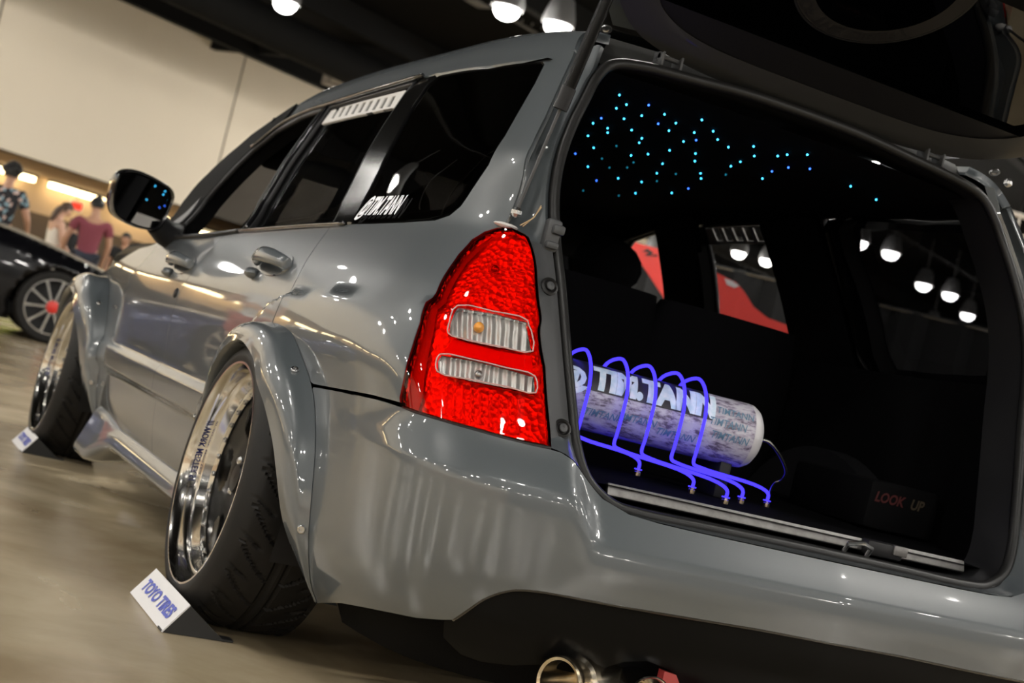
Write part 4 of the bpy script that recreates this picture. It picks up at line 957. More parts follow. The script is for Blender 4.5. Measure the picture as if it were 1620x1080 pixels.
# ---- sills with the flared front piece
def skirt(sd):
    rows = []
    for y in np.linspace(1.33, 2.80, 40):
        t = float(sstep(2.36, 2.66, y))
        pr_ = [(.80, .245 + .03 * t), (.836 + .01 * t, .226 + .02 * t), (.846 + .016 * t, .212 - .005 * t), (.856 + .022 * t, .190 - .03 * t), (.860 + .032 * t, .172 - .062 * t), (.848 + .032 * t, .163 - .072 * t), (.74, .160 - .06 * t)]
        rows.append([(sd * -x, y, z) for x, z in catmull(pr_, 4)])
    g = G().grid(rows, flip=sd < 0)
    return g.out('side_skirt', 'paint', car, sharp=1.)
for sd in (1, -1): skirt(sd)
# ---- door mirrors
def mirror_set(sd):
    ang = .187; c = np.array([-.938, 2.43, .918])
    out = [(-.100, .015), (-.098, .052), (-.080, .072), (-.040, .080), (.030, .072), (.085, .055), (.098, .035), (.096, .005), (.085, -.045), (.070, -.072), (.035, -.082), (-.030, -.078), (-.075, -.062), (-.094, -.030)]
    o = catmull(out, 5, closed=True)
    def P(a, b, d): a = a * .95; return np.array([c[0] + a * math.cos(ang) - d * math.sin(ang), c[1] + d * math.cos(ang) + a * math.sin(ang), c[2] + b - d * .0])
    rows = []
    for s, d in ((.93, -.004), (1.0, -.008), (1.03, .0), (1.03, .02), (.98, .055), (.82, .085), (.5, .105), (.02, .112)): rows.append([P(a * s, b * s, d) for a, b in np.vstack([o, o[:1]])])
    rows = np.array(rows)
    gl = [P(a * .93, b * .93, .004 + b * .066) for a, b in o]; cen = P(0, 0, .004)
    arm = [P(.075, -.055, .03), P(.12, -.075, .045), np.array([-.80, 2.50, .835])]
    if sd > 0:
        rows[..., 0] *= -1; gl = [g * [-1, 1, 1] for g in gl]; cen = cen * [-1, 1, 1]; arm = [a * [-1, 1, 1] for a in arm]
    m = G().grid(rows, flip=sd > 0).out('door_mirror', 'black_gloss', car, sharp=1.)
    f = [(i, (i+1) % len(gl), len(gl)) for i in range(len(gl))]
    if sd > 0: f = [x[::-1] for x in f]
    obj('mirror_glass', gl + [cen], f, 'mirror', m, smooth=False)
    G().tube(arm, [.036, .042, .048], 12).out('mirror_arm', 'black_trim', m)
    # triangle at the pillar
    pts = [(3.235,.85),(3.40,.852),(3.30,.93),(3.245,.98)]
    panel('mirror_base', pts, 'black_trim', m, off=.012, rim=.03, res=.03, gap=0, side=-sd)
mirror_set(-1); mirror_set(1)
both('pillar_cover', [(3.25,.846),(3.34,.843),(3.50,.902),(3.515,.967),(3.475,1.02),(3.415,1.08),(3.38,1.19),(3.295,1.27),(3.10,1.31),(2.95,1.335),(2.93,1.25),(3.06,1.18),(3.135,1.07),(3.21,.985),(3.235,.90)], 'liner', car, off=.007, rim=.008, res=.02, gap=-.004)
# ---- exhaust
ex = G().lathe([(.040, .25), (.040, .07), (.046, .065), (.046, .05), (.040, .045), (.040, .02), (.046, .012), (.046, .0), (.043, -.003), (.038, .0), (.036, .20)], (-.500, -.005, .176), (.88, .47, 0), 36).out('exhaust_can', 'gold_steel', car, sharp=.7)
G().lathe([(.046, .25), (.043, .02), (.046, .0), (.044, -.003), (.041, .0), (.038, .03), (.036, .22)], (-.328, -.02, .171), (0, 1, .03), 36).out('exhaust_tip', 'chrome', ex, sharp=.7)
G().lathe([(.001, .2), (.038, .2)], (-.328, -.02, .171), (0, 1, .03), 24).out('tip_back', 'rubber', ex); G().lathe([(.001, .2), (.031, .2)], (-.500, -.005, .176), (.88, .47, 0), 24).out('can_back', 'rubber', ex)
G().cyl((-.40, .15, .18), (-.20, .55, .20), .035, 16).out('exhaust_pipe', 'gold_steel', ex)
M['red_hook'] = mat('red_painted_steel', (.35, .04, .04), .35, 0, .6)
G().prism([(-.30, .225), (-.275, .222), (-.262, .205), (-.235, .195), (-.20, .190), (-.16, .16), (-.16, .13), (-.30, .13)], .02, lambda a, b, h: (a, -.005 + h, b)).out('tow_plate', 'red_hook', car, smooth=False)
# quarter window sticker
M['sticker_white'] = mat('white_vinyl', (.78, .80, .86), .4)
v, f, w_, h_ = text_geo('@TIM.TANN', .03, .35)
def on_glass(a, b):
    u = 1.575 - a / w_ * .30; z = .905 + .062 * b / h_ + (a / w_) * .004; return S(u, z) + SN(u, z) * .003
obj('window_sticker', [on_glass(a, b) for a, b in v], f, 'sticker_white', ql, smooth=False)
# ---------------------------------------------------------------- things in the boot
TA = np.array([.055, .425, .658]); TB = np.array([-.525, .515, .658]); TR = .068
def mat_tank():
    m, nt, b = _mat('graffiti_tank_wrap'); b.inputs['Roughness'].default_value = .35
    tc = nt.nodes.new('ShaderNodeTexCoord'); mp = nt.nodes.new('ShaderNodeMapping'); mp.inputs['Scale'].default_value = (14, 40, 40); mp.inputs['Rotation'].default_value = (0, .5, .3)
    nt.links.new(tc.outputs['Object'], mp.inputs['Vector']); n = nt.nodes.new('ShaderNodeTexNoise'); n.inputs['Scale'].default_value = 2.2; n.inputs['Detail'].default_value = 8; n.inputs['Roughness'].default_value = .7
    nt.links.new(mp.outputs['Vector'], n.inputs['Vector']); r = nt.nodes.new('ShaderNodeValToRGB')
    e = r.color_ramp.elements; e[0].position = .40; e[0].color = (.10, .08, .12, 1); e[1].position = .56; e[1].color = (.45, .44, .50, 1)
    k = e.new(.48); k.color = (.34, .31, .40, 1); nt.links.new(n.outputs['Fac'], r.inputs['Fac']); nt.links.new(r.outputs['Color'], b.inputs['Base Color']); return m
M['tank'] = mat_tank(); M['tank_dark'] = mat('charcoal_band', (.022, .020, .024), .4); M['tank_cyan'] = mat('pale_blue_letters', (.42, .62, .70), .4, noise=(70, (.80, .84, .86), .25)); M['tank_blue'] = mat('small_blue_lettering', (.10, .20, .30), .5)
M['tank_white'] = mat('white_end_cap', (.48, .47, .50), .35)
tank = empty('air_tank', tuple((TA + TB) / 2 - np.array([0, 0, TR + .07]))); tl = np.array(tank.location)
tag(tank, 'cylindrical air tank with lettered graffiti wrap and glowing blue tubes wound round it', 'air tank')
AX = (TB - TA) / np.linalg.norm(TB - TA); TLn = float(np.linalg.norm(TB - TA)); FR = np.cross(AX, [0, 0, 1.]); FR = FR / np.linalg.norm(FR)
if FR[1] > 0: FR = -FR
def tk(s, a, r): return TA + AX * s + (FR * math.cos(a) + np.array([0, 0, 1.]) * math.sin(a)) * r - tl       # a = 0 faces the boot opening, 90 deg = top
g = G().grid([[tk(s, a, TR) for a in np.linspace(0, 2*math.pi, 41)] for s in np.linspace(.03, TLn - .03, 16)]).out('tank_shell', 'tank', tank, sharp=2)
for e, sg in ((0, 1), (TLn, -1)):
    G().grid([[tk(e + sg * h, a, r) for a in np.linspace(0, 2*math.pi, 41)] for r, h in ((TR, .032), (TR - .001, .022), (TR - .008, .010), (TR * .72, .002), (TR * .3, -.001), (.001, -.0015))]).out('end_cap', 'tank_white', tank, sharp=2)
G().grid([[tk(s, a, TR + .0006) for a in np.radians(np.linspace(12, 100, 14))] for s in np.linspace(.13, TLn - .03, 14)]).out('dark_band', 'tank_dark', tank)
def on_tank(s0, s1, a0, a1, r): return lambda a, b: tk(s0 + (s1 - s0) * a, math.radians(a0 + (a1 - a0) * b), r)
def tank_text(t, s0, s1, a0, a1, m, bold=.03, shear=.1, nm='tank_lettering'):
    v, f, w_, h_ = text_geo(t, bold, shear, cuts=10); fn = on_tank(s0, s1, a0, a1, TR + .0016); obj(nm, [fn(a / w_, b / h_) for a, b in v], f, m, tank, smooth=False)
tank_text('@', .480, .405, 0, 52, 'tank_cyan', .05, 0); tank_text('TIM.TANN', .395, .120, 14, 66, 'tank_cyan', .07, .12)
for k, (s0, a0) in enumerate(((.135, 6), (.125, -16), (.12, 28), (.40, -30), (.33, -24), (.24, -34))): tank_text('TIMTANN', s0, s0 - .085, a0, a0 + 13, 'tank_blue', .01, .2, 'small_lettering')
for s in (.06, TLn - .05):
    G().box(tuple(np.array([0, .03, 0]) + tk(s, math.radians(-90), TR + .028)), (.03, .11, .085), 0, .006).out('tank_foot', 'black_trim', tank)
feet = [(-.143, .52), (-.095, .375), (-.057, .305), (.047, .405), (.160, .475)]
xs = [-.352, -.272, -.212, -.148, -.100]
hoz = [.585, .575, .572, .572, .585]
for i, ((fx, fy), xt) in enumerate(zip(feet, xs)):
    s = float((np.array([xt, 0, 0]) - TA)[0] / AX[0]); R = TR + .020
    pts = [tk(s + .01, math.radians(a), R) for a in (205, 170, 140, 115)] + [tk(s, math.radians(a), R + .004) for a in (90, 65, 40, 15, -8)]
    pts += [tk(s, math.radians(-20), R + .006) + np.array([0, 0, -.022])]
    b = np.array([fx, fy, fz(fy)]) - tl; low = pts[-1].copy(); low[2] = b[2] + .046 + .012
    run0 = low + (b - low) * .10; run0[2] = b[2] + .052; run1 = b.copy() * .88 + low * .12; run1[2] = b[2] + .038
    top = b.copy(); top[2] += .026
    P = catmull(pts + [low, run0, run1, top, b + np.array([0, 0, .010])], 6)
    t = G().tube(P, .0036, 10).out('light_tube', 'blue_tube', tank, sharp=3)
    c = b + np.array([0, 0, .0]); G().lathe([(.008, 0), (.008, .008), (.0055, .009), (.0055, .014), (.001, .014)], c, (0, 0, 1), 10).out('brass_fitting', 'gold_steel', t)
    G().lathe([(.0085, .012), (.0085, .0145), (.001, .0145)], c, (0, 0, 1), 12).out('tube_collar', 'blue_tube', t)
G().tube(catmull([tk(-.002, 0, .01), tk(-.03, 0, .012), np.array([.165, .44, .605]) - tl, np.array([.168, .455, .585]) - tl, np.array([.160, .465, .575]) - tl, np.array([.170, .49, .520]) - tl], 6), .0035, 8).out('air_line', 'steel', tank, sharp=3)
# plaque box on the right of the boot
box = empty('amplifier_box', (.52, .62, fz(.62)))
G().box((0, 0, .055), (.20, .30, .11), 0, .012).out('box_body', 'liner', box)
M['lookup'] = mat('red_to_silver_letters', (.06, .014, .014), .4); M['lookup2'] = mat('tan_letters', (.05, .038, .026), .4)
text_obj('box_lettering', 'LOOK', .085, .024, lambda a, b: (-.085 + a, -.1515, .062 + b), 'lookup', box, .03, .2); text_obj('box_lettering', 'UP', .038, .024, lambda a, b: (.018 + a, -.1515, .062 + b), 'lookup2', box, .03, .2)
tag(box, 'low black box with LOOK UP lettering on the right of the boot floor', 'box')
# ---------------------------------------------------------------- tyre cards on the floor
M['card'] = mat('grey_white_card', (.66, .65, .66), .45); M['card_blue'] = mat('blue_print', (.035, .06, .42), .5); M['card_back'] = mat('black_card', (.010, .010, .010), .5)
def card(y0, y1, x0, h, lean, lab):
    """folded card: printed face leans back to the tyre, black wing lies on the floor"""
    t = empty('tyre_card', (x0, (y0 + y1) / 2, 0)); w = y1 - y0
    def P(a, b, d=0): return (b * math.sin(lean) + d * -math.cos(lean), w / 2 - a, .002 + b * math.cos(lean) + d * math.sin(lean))
    G().prism([(0, 0), (w, 0), (w, h), (0, h)], -.003, lambda a, b, d: P(a, b, d)).out('printed_face', 'card', t, smooth=False)
    text_obj('card_lettering', 'TOYO TIRES', w * .82, h * .40, lambda a, b: P(w * .09 + a, h * .30 + b, .0012), 'card_blue', t, .045, .0)
    p1 = P(w, 0); p2 = P(w, h); g = G().prism([(0, .001), (.13, .001), (h * math.sin(lean), h * math.cos(lean))], .003, lambda a, b, d: (a + .002, -w / 2 + .001 + d, b)).out('black_wing', 'card_back', t, smooth=False)
    G().box((.075, -w / 2 + .02, .003), (.15, .035, .004)).out('card_foot', 'card_back', t)
    tag(t, lab, 'sign', 'tyre maker cards'); return t
card(.725, 1.07, -.994, .0755, .616, 'white card with large blue lettering leaning on the rear tyre'); card(3.265, 3.56, -.982, .0755, .616, 'small white and blue card leaning on the front tyre')
# ---------------------------------------------------------------- other cars
def at(px, py, dist):
    d = _f + _r2 * (px - 810) / FPX - _u2 * (py - 540) / FPX; return CAM + d * dist
def bg_wheel(par, c, R, rimc, cap, n=10, flip=1, style='spoke'):
    t = G().lathe([(R * .74, -.008), (R * .80, -.014), (R * .93, -.010), (R, .02), (R, .18), (R * .93, .21), (R * .74, .21)], (0, 0, 0), (0, 1, 0), 40).out('tyre', 'tyre', par); t.location = c
    if flip < 0: t.rotation_euler = (0, 0, math.pi)
    G().lathe([(R * .75, -.006), (R * .755, -.012), (R * .72, -.012), (R * .70, .01), (R * .69, .12)], (0, 0, 0), (0, 1, 0), 40).out('rim', rimc, t, sharp=.6)
    G().lathe([(R * .70, .12), (.01, .12)], (0, 0, 0), (0, 1, 0), 30).out('rim_back', 'black_trim', t)
    s0 = None
    for k in range(n):
        a = 2 * math.pi * k / n + .2
        if s0 is None:
            r = [(-.014, .04), (-.010, R * .45), (-.013, R * .71), (.013, R * .71), (.010, R * .45), (.014, .04)]
            s0 = s = G().prism(r, .025, lambda p, q, h: (p, .004 + h, q)).out('spoke', rimc, t, smooth=False)
        else: s = s0.copy(); COL.objects.link(s)
        s.rotation_euler = (0, a, 0)
    G().lathe([(.055, .03), (.055, -.004), (.045, -.010), (.001, -.011)], (0, 0, 0), (0, 1, 0), 20).out('hub_cap', cap, t)
def bg_car(name, label, loc, rz, paint, L=4.4, W=1.80, top=None, roof=None, R=.32, wx=(.85, 3.45), rim='chrome', cap='black_trim', nsp=10, glass='glass', lights=True):
    """x = along the car (0 = nose), y = across; top = shoulder line [(x, z)], roof = greenhouse [(x, z)]"""
    t = empty(name, loc, rz); TX, TZ = zip(*top); fz_ = pchip(TX, TZ)
    def half(x): return W / 2 * (1 - .30 * np.clip((.55 - x) / .55, 0, 1) ** 2.2 - .22 * np.clip((x - (L - .5)) / .5, 0, 1) ** 2.2)
    def sf(u, z):
        u = np.asarray(u, float); z = np.asarray(z, float); zt = fz_(u); k = np.clip((z - .16) / np.maximum(zt - .16, .05), 0, 1)
        y = -half(u) * (.93 + .07 * np.sin(np.pi * np.clip(k * .95, 0, 1)) - .10 * sstep(.78, 1., k))
        return np.stack([u, y, z], -1)
    def nf(u, z, e=2e-3):
        a = sf(np.asarray(u) + e, z) - sf(np.asarray(u) - e, z); b = sf(u, np.asarray(z) + e) - sf(u, np.asarray(z) - e); n = np.cross(a, b); n /= np.linalg.norm(n, axis=-1, keepdims=True); return np.where((n[..., 1:2] > 0), -n, n)
    arch = lambda c: [(c + (R + .045) * math.cos(a), .30 + (R + .045) * math.sin(a)) for a in np.linspace(math.pi + .45, -.45, 18)]
    out = [(0.02, .24), (.0, fz_(0.) * .75)] + [(x, float(fz_(x)) - .002) for x in np.linspace(.02, L, 40)] + [(L, .30)] + arch(wx[1])[::-1] + arch(wx[0])[::-1]
    ys_ = []
    for sd in (1, -1):
        o = panel('body_side', out, paint, t, surf=sf, nrm=nf, res=.05, rim=.02, gap=0)
        if sd < 0:
            me = o.data; c = np.zeros(len(me.vertices) * 3); me.vertices.foreach_get('co', c); c[1::3] *= -1; me.vertices.foreach_set('co', c); me.flip_normals(); me.update()
    xs_ = np.linspace(.0, L, 44)
    rows = [[(x, t_ * abs(float(sf(x, float(fz_(x)) - .002)[1])), float(fz_(x)) - .002 + .05 * (1 - t_ * t_) * min(1, x / .5 + .2)) for t_ in np.linspace(-1, 1, 13)] for x in xs_]
    G().grid(rows, flip=True).out('bonnet', paint, t, sharp=2)
    front = [[(.02 - .16 * (1 - q * q) * 1, q * float(half(0.)) * .97, z) for q in np.linspace(-1, 1, 11)] for z in np.linspace(.17, float(fz_(0.)), 6)]
    G().grid(front).out('front_bumper', paint, t, sharp=2)
    back = [[(L + .06 * (1 - q * q), q * float(half(L)) * .97, z) for q in np.linspace(-1, 1, 11)] for z in np.linspace(.22, float(fz_(L)), 6)]
    G().grid(back, flip=True).out('rear_bumper', paint, t, sharp=2)
    G().box((L / 2, 0, .24), (L - .5, W * .72, .14), 0, .03).out('floor_pan', 'black_trim', t)
    if roof:
        RX, RZ = zip(*roof); fr = pchip(RX, RZ); x0, x1 = RX[0], RX[-1]; rr = []
        for x in np.linspace(x0, x1, 30):
            zb = float(fz_(x)); zr = float(fr(x)); k = max(0., min(1., (zr - zb) / .35)); wb = abs(float(sf(x, zb - .002)[1])) - .03; wt = wb - .20 * k
            rr.append([(x, -wb, zb), (x, -(wb * .45 + wt * .55), zb + (zr - zb) * .6), (x, -wt, zb + (zr - zb) * .93), (x, -wt * .6, zr), (x, 0, zr + .015), (x, wt * .6, zr), (x, wt, zb + (zr - zb) * .93), (x, wb * .45 + wt * .55, zb + (zr - zb) * .6), (x, wb, zb)])
        rr = np.array(rr); zmax = max(RZ)
        G().grid(rr[:, :3], flip=True).out('side_window', glass, t, sharp=2); G().grid(rr[:, 6:], flip=True).out('side_window', glass, t, sharp=2)
        k = [i for i, r in enumerate(rr) if r[4][2] > zmax - .06]
        G().grid(rr[k[0]:k[-1]+1, 2:7], flip=True).out('roof', paint, t, sharp=2); G().grid(rr[:k[0]+1, 2:7], flip=True).out('windscreen', glass, t, sharp=2); G().grid(rr[k[-1]:, 2:7], flip=True).out('rear_window', glass, t, sharp=2)
        G().box(((x0 + x1) / 2, 0, float(fz_((x0 + x1) / 2)) - .05), (x1 - x0 - .5, W * .7, .2), 0, .05).out('cabin', 'liner', t)
    for x in wx:
        for sd in (-1, 1): bg_wheel(t, (x, sd * (W / 2 - .02), R), R, rim, cap, nsp, -sd)
    if lights:
        for sd in (-1, 1):
            p = sf(.22, float(fz_(.22)) * .86); G().sph((.16, sd * (abs(float(p[1])) - .08), float(fz_(.2)) * .84), (.16, .14, .05), 12).out('headlamp', 'glass_clear', t)
            G().sph((L + .005, sd * W * .33, float(fz_(L)) * .82), (.05, .16, .05), 12).out('tail_lamp', 'red_hook', t)
    tag(t, label, 'car'); return t
M['black_paint'] = mat('black_car_paint', (.003, .003, .004), .3, 0, .45, .02, spec=.2); M['blue_paint'] = mat('dark_blue_paint', (.008, .018, .10), .25, .3, 1., .02); M['lime_paint'] = mat('lime_paint', (.55, .65, .06), .35, 0, 1.)
M['grey_paint'] = mat('dark_grey_paint', (.035, .036, .038), .35, 0, 1.); M['red_paint'] = mat('red_gloss', (.60, .022, .015), .35, 0, .6)
M['silver_rim'] = mat('silver_rim', (.70, .69, .67), .18, 1.); M['red_cap'] = mat('red_hub_cap', (.65, .03, .02), .4)
coupe = [(0, .55), (.25, .68), (.85, .80), (1.5, .90), (2.2, .92), (3.4, .95), (4.1, .93), (4.4, .85)]; croof = [(1.35, .89), (1.9, 1.16), (2.3, 1.27), (2.9, 1.26), (3.7, 1.05), (4.1, .94)]
bg_car('black_coupe', 'black sports coupe with silver spoked wheels and red hub caps beyond the wagon', (1.06, 12.55, 0), math.pi - .05, 'black_paint', top=[(0, .58), (.25, .67), (.85, .82), (1.5, .92), (2.2, .94), (3.4, .95), (4.1, .93), (4.4, .86)], roof=[(1.45, .92), (2.0, 1.17), (2.4, 1.28), (3.0, 1.27), (3.7, 1.08), (4.1, .94)], rim='silver_rim', cap='red_cap', nsp=10, R=.33)
bg_car('blue_hatchback', 'dark blue car parked left of the wagon, mirrored in its doors', (-1.9, 9.5, 0), math.pi - .1, 'blue_paint', top=coupe, roof=croof, rim='silver_rim')
bg_car('lime_coupe', 'lime yellow open car behind the black coupe', (*at(66, 374, 24.5)[:2], 0), math.pi + .1, 'lime_paint', top=[(x, z + .27) for x, z in coupe])
bg_car('grey_wagon', 'dark grey car behind the wagon mirror and the maroon shirt', (*at(160, 400, 26.5)[:2], 0), .12, 'grey_paint', top=[(0, .75), (.3, .9), (1.0, 1.02), (1.4, 1.08), (3.4, 1.12), (4.2, 1.10), (4.4, 1.0)], roof=[(1.1, 1.04), (1.7, 1.45), (2.2, 1.66), (3.6, 1.64), (4.1, 1.30), (4.35, 1.05)], R=.35)
# red panel and dark curtain beyond the right side of the wagon
pd = 9.0; base = at(1130, 500, pd); rd_ = empty('red_panel', (base[0], base[1], 0))
rt = np.array([math.cos(YAW), -math.sin(YAW), 0]); fw = np.array([math.sin(YAW), math.cos(YAW), 0])
pp = [at(px, py, pd) - np.array([base[0], base[1], 0]) for px, py in ((985, 372), (1008, 384), (1060, 398), (1103, 413), (1135, 432), (1165, 447), (1178, 462), (1192, 485), (1215, 503), (1262, 520), (1300, 560), (1290, 640), (1100, 620), (1050, 470))]
n = len(pp); G().add([p for p in pp] + [p + fw * .04 for p in pp], [tuple(range(n))[::-1], tuple(range(n, 2*n))] + [(i, (i+1) % n, n + (i+1) % n, n + i) for i in range(n)]).out('panel_board', 'red_paint', rd_, smooth=False)
for px in (1120, 1270):
    q = at(px, 600, pd) - np.array([base[0], base[1], 0]); G().cyl(q + fw * .06, (q[0] + fw[0] * .06, q[1] + fw[1] * .06, 0), .025, 10).out('panel_leg', 'lamp_body', rd_)
def inkstroke(pts): return [tuple(at(px, py, pd - .004) - np.array([base[0], base[1], 0])) for px, py in pts]
G().add(inkstroke([(1016, 398), (1024, 393), (1034, 400), (1028, 404), (1040, 402), (1040, 406), (1020, 404), (1027, 399)]), [(0, 1, 2, 7), (7, 2, 3, 6), (3, 4, 5, 6)]).out('panel_print', 'ink', rd_, smooth=False)
G().add(inkstroke([(1146, 440), (1158, 444), (1170, 452), (1162, 455), (1150, 450)]), [(0, 1, 2, 3, 4)]).out('panel_print', 'tank_white', rd_, smooth=False)
tag(rd_, 'red display panel seen through the far side windows of the wagon', 'panel')
cb = at(1200, 540, 14.); cu = empty('dark_curtain', (cb[0], cb[1], 0), -YAW - .1); g = G(); rows = []
for i in range(90):
    x = -2.6 + i * .07; yv = .07 * math.sin(i * 1.1) + .03 * math.sin(i * 2.3); rows.append([(x, yv, 0.02), (x, yv * .9, 1.1), (x, yv * .6, 2.15)])
M['drape'] = mat('charcoal_drape', (.022, .023, .025), .9); g.grid(rows).out('cloth', 'drape', cu); G().cyl((-2.7, 0, 2.16), (3.7, 0, 2.16), .02, 8).out('rod', 'steel', cu)
for x in (-2.65, 3.65): G().cyl((x, 0, 0), (x, 0, 2.2), .022, 8).out('post', 'steel', cu)
tag(cu, 'charcoal pipe and drape curtain behind the red panel', 'curtain')
# pale truss pipe far right
ta = at(1588, 333, 21.); tb = at(1720, 372, 21.); tr_ = empty('lighting_truss', tuple(ta)); g = G()
M['truss'] = mat('pale_truss_pipe', (.55, .50, .44), .5)
dv = (tb - ta) * 1.6
for o_ in ((0, 0, 0), (0, 0, -.28)): G().cyl(o_, tuple(dv + np.array(o_)), .035, 10).out('truss_pipe', 'truss', tr_)
for i in range(9): q = dv * i / 8; G().cyl(tuple(q), tuple(q + np.array([0, 0, -.28])), .015, 8).out('truss_web', 'truss', tr_)
for i in (1, 7): q = dv * i / 8; G().cyl(tuple(q), (q[0], q[1], HZ - ta[2]), .012, 8).out('truss_hanger', 'beam', tr_)
tag(tr_, 'pale lighting truss hanging beyond the right rear pillar of the wagon', 'truss')
# ---------------------------------------------------------------- people
def skin_mesh(name, V, E, Rr, m, parent, sub=2, root=0):
    me = bpy.data.meshes.new(name); me.from_pydata([tuple(v) for v in V], E, []); o = bpy.data.objects.new(name, me); COL.objects.link(o)
    md = o.modifiers.new('s', 'SKIN'); md.use_smooth_shade = True; me.update()
    for i, d in enumerate(me.skin_vertices[0].data):
        r = Rr[i]; d.radius = r if hasattr(r, '__len__') else (r, r); d.use_root = i == root
    sb = o.modifiers.new('u', 'SUBSURF'); sb.levels = sub; sb.render_levels = sub
    dg = bpy.context.evaluated_depsgraph_get(); dg.update(); nm = bpy.data.meshes.new_from_object(o.evaluated_get(dg)); bpy.data.objects.remove(o); bpy.data.meshes.remove(me)
    nm.name = name; nm.shade_smooth(); nm.materials.clear(); nm.materials.append(M[m]); q = bpy.data.objects.new(name, nm); COL.objects.link(q); q.parent = parent; return q
M['skin1'] = mat('skin_tan', (.46, .25, .16), .5); M['skin2'] = mat('skin_light', (.58, .34, .24), .5); M['hair'] = mat('black_hair', (.008, .007, .006), .5, bump=(120, .6)); M['hair_brown'] = mat('brown_hair', (.06, .03, .015), .5, bump=(120, .6))
M['eye'] = mat('eye_dark', (.02, .015, .012), .2); M['shoe_white'] = mat('white_shoe', (.70, .70, .68), .5); M['shoe_black'] = mat('black_shoe', (.012, .012, .012), .5)
def person(label, loc, rz, H=1.75, skin='skin1', hair='hair', hairstyle='short', shirt=('white', 'tee'), pants=('black_trim', 'long'), shoes='shoe_white', J=None, head=(0, 0), cap=None):
    k = H / 1.75; t = empty('person', loc, rz); t.scale = (k, k, k)
    j = dict(pel=(0, 0, .95), spi=(0, .01, 1.10), che=(0, 0, 1.27), nb=(0, -.015, 1.44), nt=(0, .012, 1.52), sl=(-.185, -.01, 1.395), sr=(.185, -.01, 1.395), el=(-.25, -.03, 1.11), er=(.25, -.03, 1.11), wl=(-.25, .08, .87), wr=(.25, .08, .87),
             hl=(-.095, 0, .91), hr=(.095, 0, .91), kl=(-.105, .03, .50), kr=(.105, .03, .50), al=(-.11, -.02, .09), ar=(.11, -.02, .09))
    j.update(J or {}); j = {a: np.array(b, float) for a, b in j.items()}
    yaw, pit = head; fwd = np.array([math.sin(yaw) * math.cos(pit), math.cos(yaw) * math.cos(pit), math.sin(pit)]); up = np.array([-math.sin(yaw) * math.sin(pit), -math.cos(yaw) * math.sin(pit), math.cos(pit)]); sid = np.cross(fwd, up)
    hc = j['nt'] + up * .105 + fwd * .020
    V = []; E = []; R = []; ix = {}
    def add(n, p, r, par=None):
        ix[n] = len(V); V.append(p); R.append(r)
        if par: E.append((ix[par], ix[n]))
    add('pel', j['pel'], (.135, .10)); add('spi', j['spi'], (.125, .095), 'pel'); add('che', j['che'], (.150, .105), 'spi'); add('nb', j['nb'], .070, 'che'); add('nt', j['nt'], .052, 'nb')
    add('jaw', j['nt'] + up * .055 + fwd * .022, (.060, .070), 'nt'); add('hc', hc, (.074, .088), 'jaw'); add('crown', hc + up * .075 - fwd * .01, (.060, .068), 'hc')
    for s in 'lr':
        add('s' + s, j['s' + s], .060, 'che'); add('e' + s, j['e' + s], .043, 's' + s); add('w' + s, j['w' + s], .029, 'e' + s)
        d = j['w' + s] - j['e' + s]; d /= np.linalg.norm(d); n = np.cross(d, [1, 0, 0]); n /= np.linalg.norm(n) + 1e-9; c = np.cross(d, n)
        palm = j['w' + s] + d * .075; add('p' + s, palm, (.036, .020), 'w' + s)
        for q, ln in enumerate((.070, .080, .075, .060)):
            o_ = n * (-.028 + .018 * q); a = palm + d * .030 + o_; add('f%d' % q + s, a, .0105, 'p' + s); add('g%d' % q + s, a + d * ln * .5 + c * .012, .0095, 'f%d' % q + s); add('i%d' % q + s, a + d * ln * .9 + c * .035, .008, 'g%d' % q + s)
        th = j['w' + s] + d * .035 - n * .040 + c * .010; add('t0' + s, th, .012, 'p' + s); add('t1' + s, th + d * .045 - n * .010 + c * .02, .009, 't0' + s)
        add('h' + s, j['h' + s], .098, 'pel'); add('k' + s, j['k' + s], .062, 'h' + s); mid = (j['k' + s] * .6 + j['a' + s] * .4) + np.array([0, -.02, 0]); add('c' + s, mid, .055, 'k' + s); add('a' + s, j['a' + s], .038, 'c' + s); add('to' + s, j['a' + s] + np.array([0, .13, -.055]), (.038, .028), 'a' + s)
    body = skin_mesh('body', V, E, R, skin, t)
    # face
    hR = Matrix([[sid[0], fwd[0], up[0]], [sid[1], fwd[1], up[1]], [sid[2], fwd[2], up[2]]])
    f = lambda a, b, c: tuple(hc + sid * a + fwd * b + up * c)
    G().sph(f(0, .098, -.022), (.014, .020, .022), 10, hR).out('nose', skin, body)
    for s in (-1, 1):
        G().sph(f(.032 * s, .082, .006), (.013, .010, .008), 8, hR).out('eye', 'eye', body); G().sph(f(.080 * s, -.005, -.012), (.012, .022, .032), 10, hR).out('ear', skin, body)
    G().sph(f(0, .086, -.060), (.024, .008, .006), 8, hR).out('mouth', 'red_hook', body)
    # hair
    if hairstyle != 'none':
        P = []
        for a in np.linspace(0, 2 * math.pi, 28):
            col = []
            low = -.055 if hairstyle == 'short' else -.05
            for q in np.linspace(0, 1, 9):
                lim = math.radians(62 if math.cos(a) > .35 else 118 if hairstyle != 'long' else 125); ph = lim * q; r = np.array([.089, .104, .108])
                wob = 1 + .03 * math.sin(5 * a + 7 * q); col.append(f(r[0] * wob * math.sin(ph) * math.sin(a), r[1] * wob * math.sin(ph) * math.cos(a) - .010, r[2] * wob * math.cos(ph) + .012))
            P.append(col)
        G().grid(P).out('hair', hair, body, sharp=3)
        if hairstyle == 'long': skin_mesh('hair_length', [f(0, -.075, .02), f(.01, -.10, -.09), f(.02, -.09, -.20), f(.02, -.07, -.30)], [(0, 1), (1, 2), (2, 3)], [(.07, .04), (.075, .045), (.06, .035), (.02, .015)], hair, body, 2)
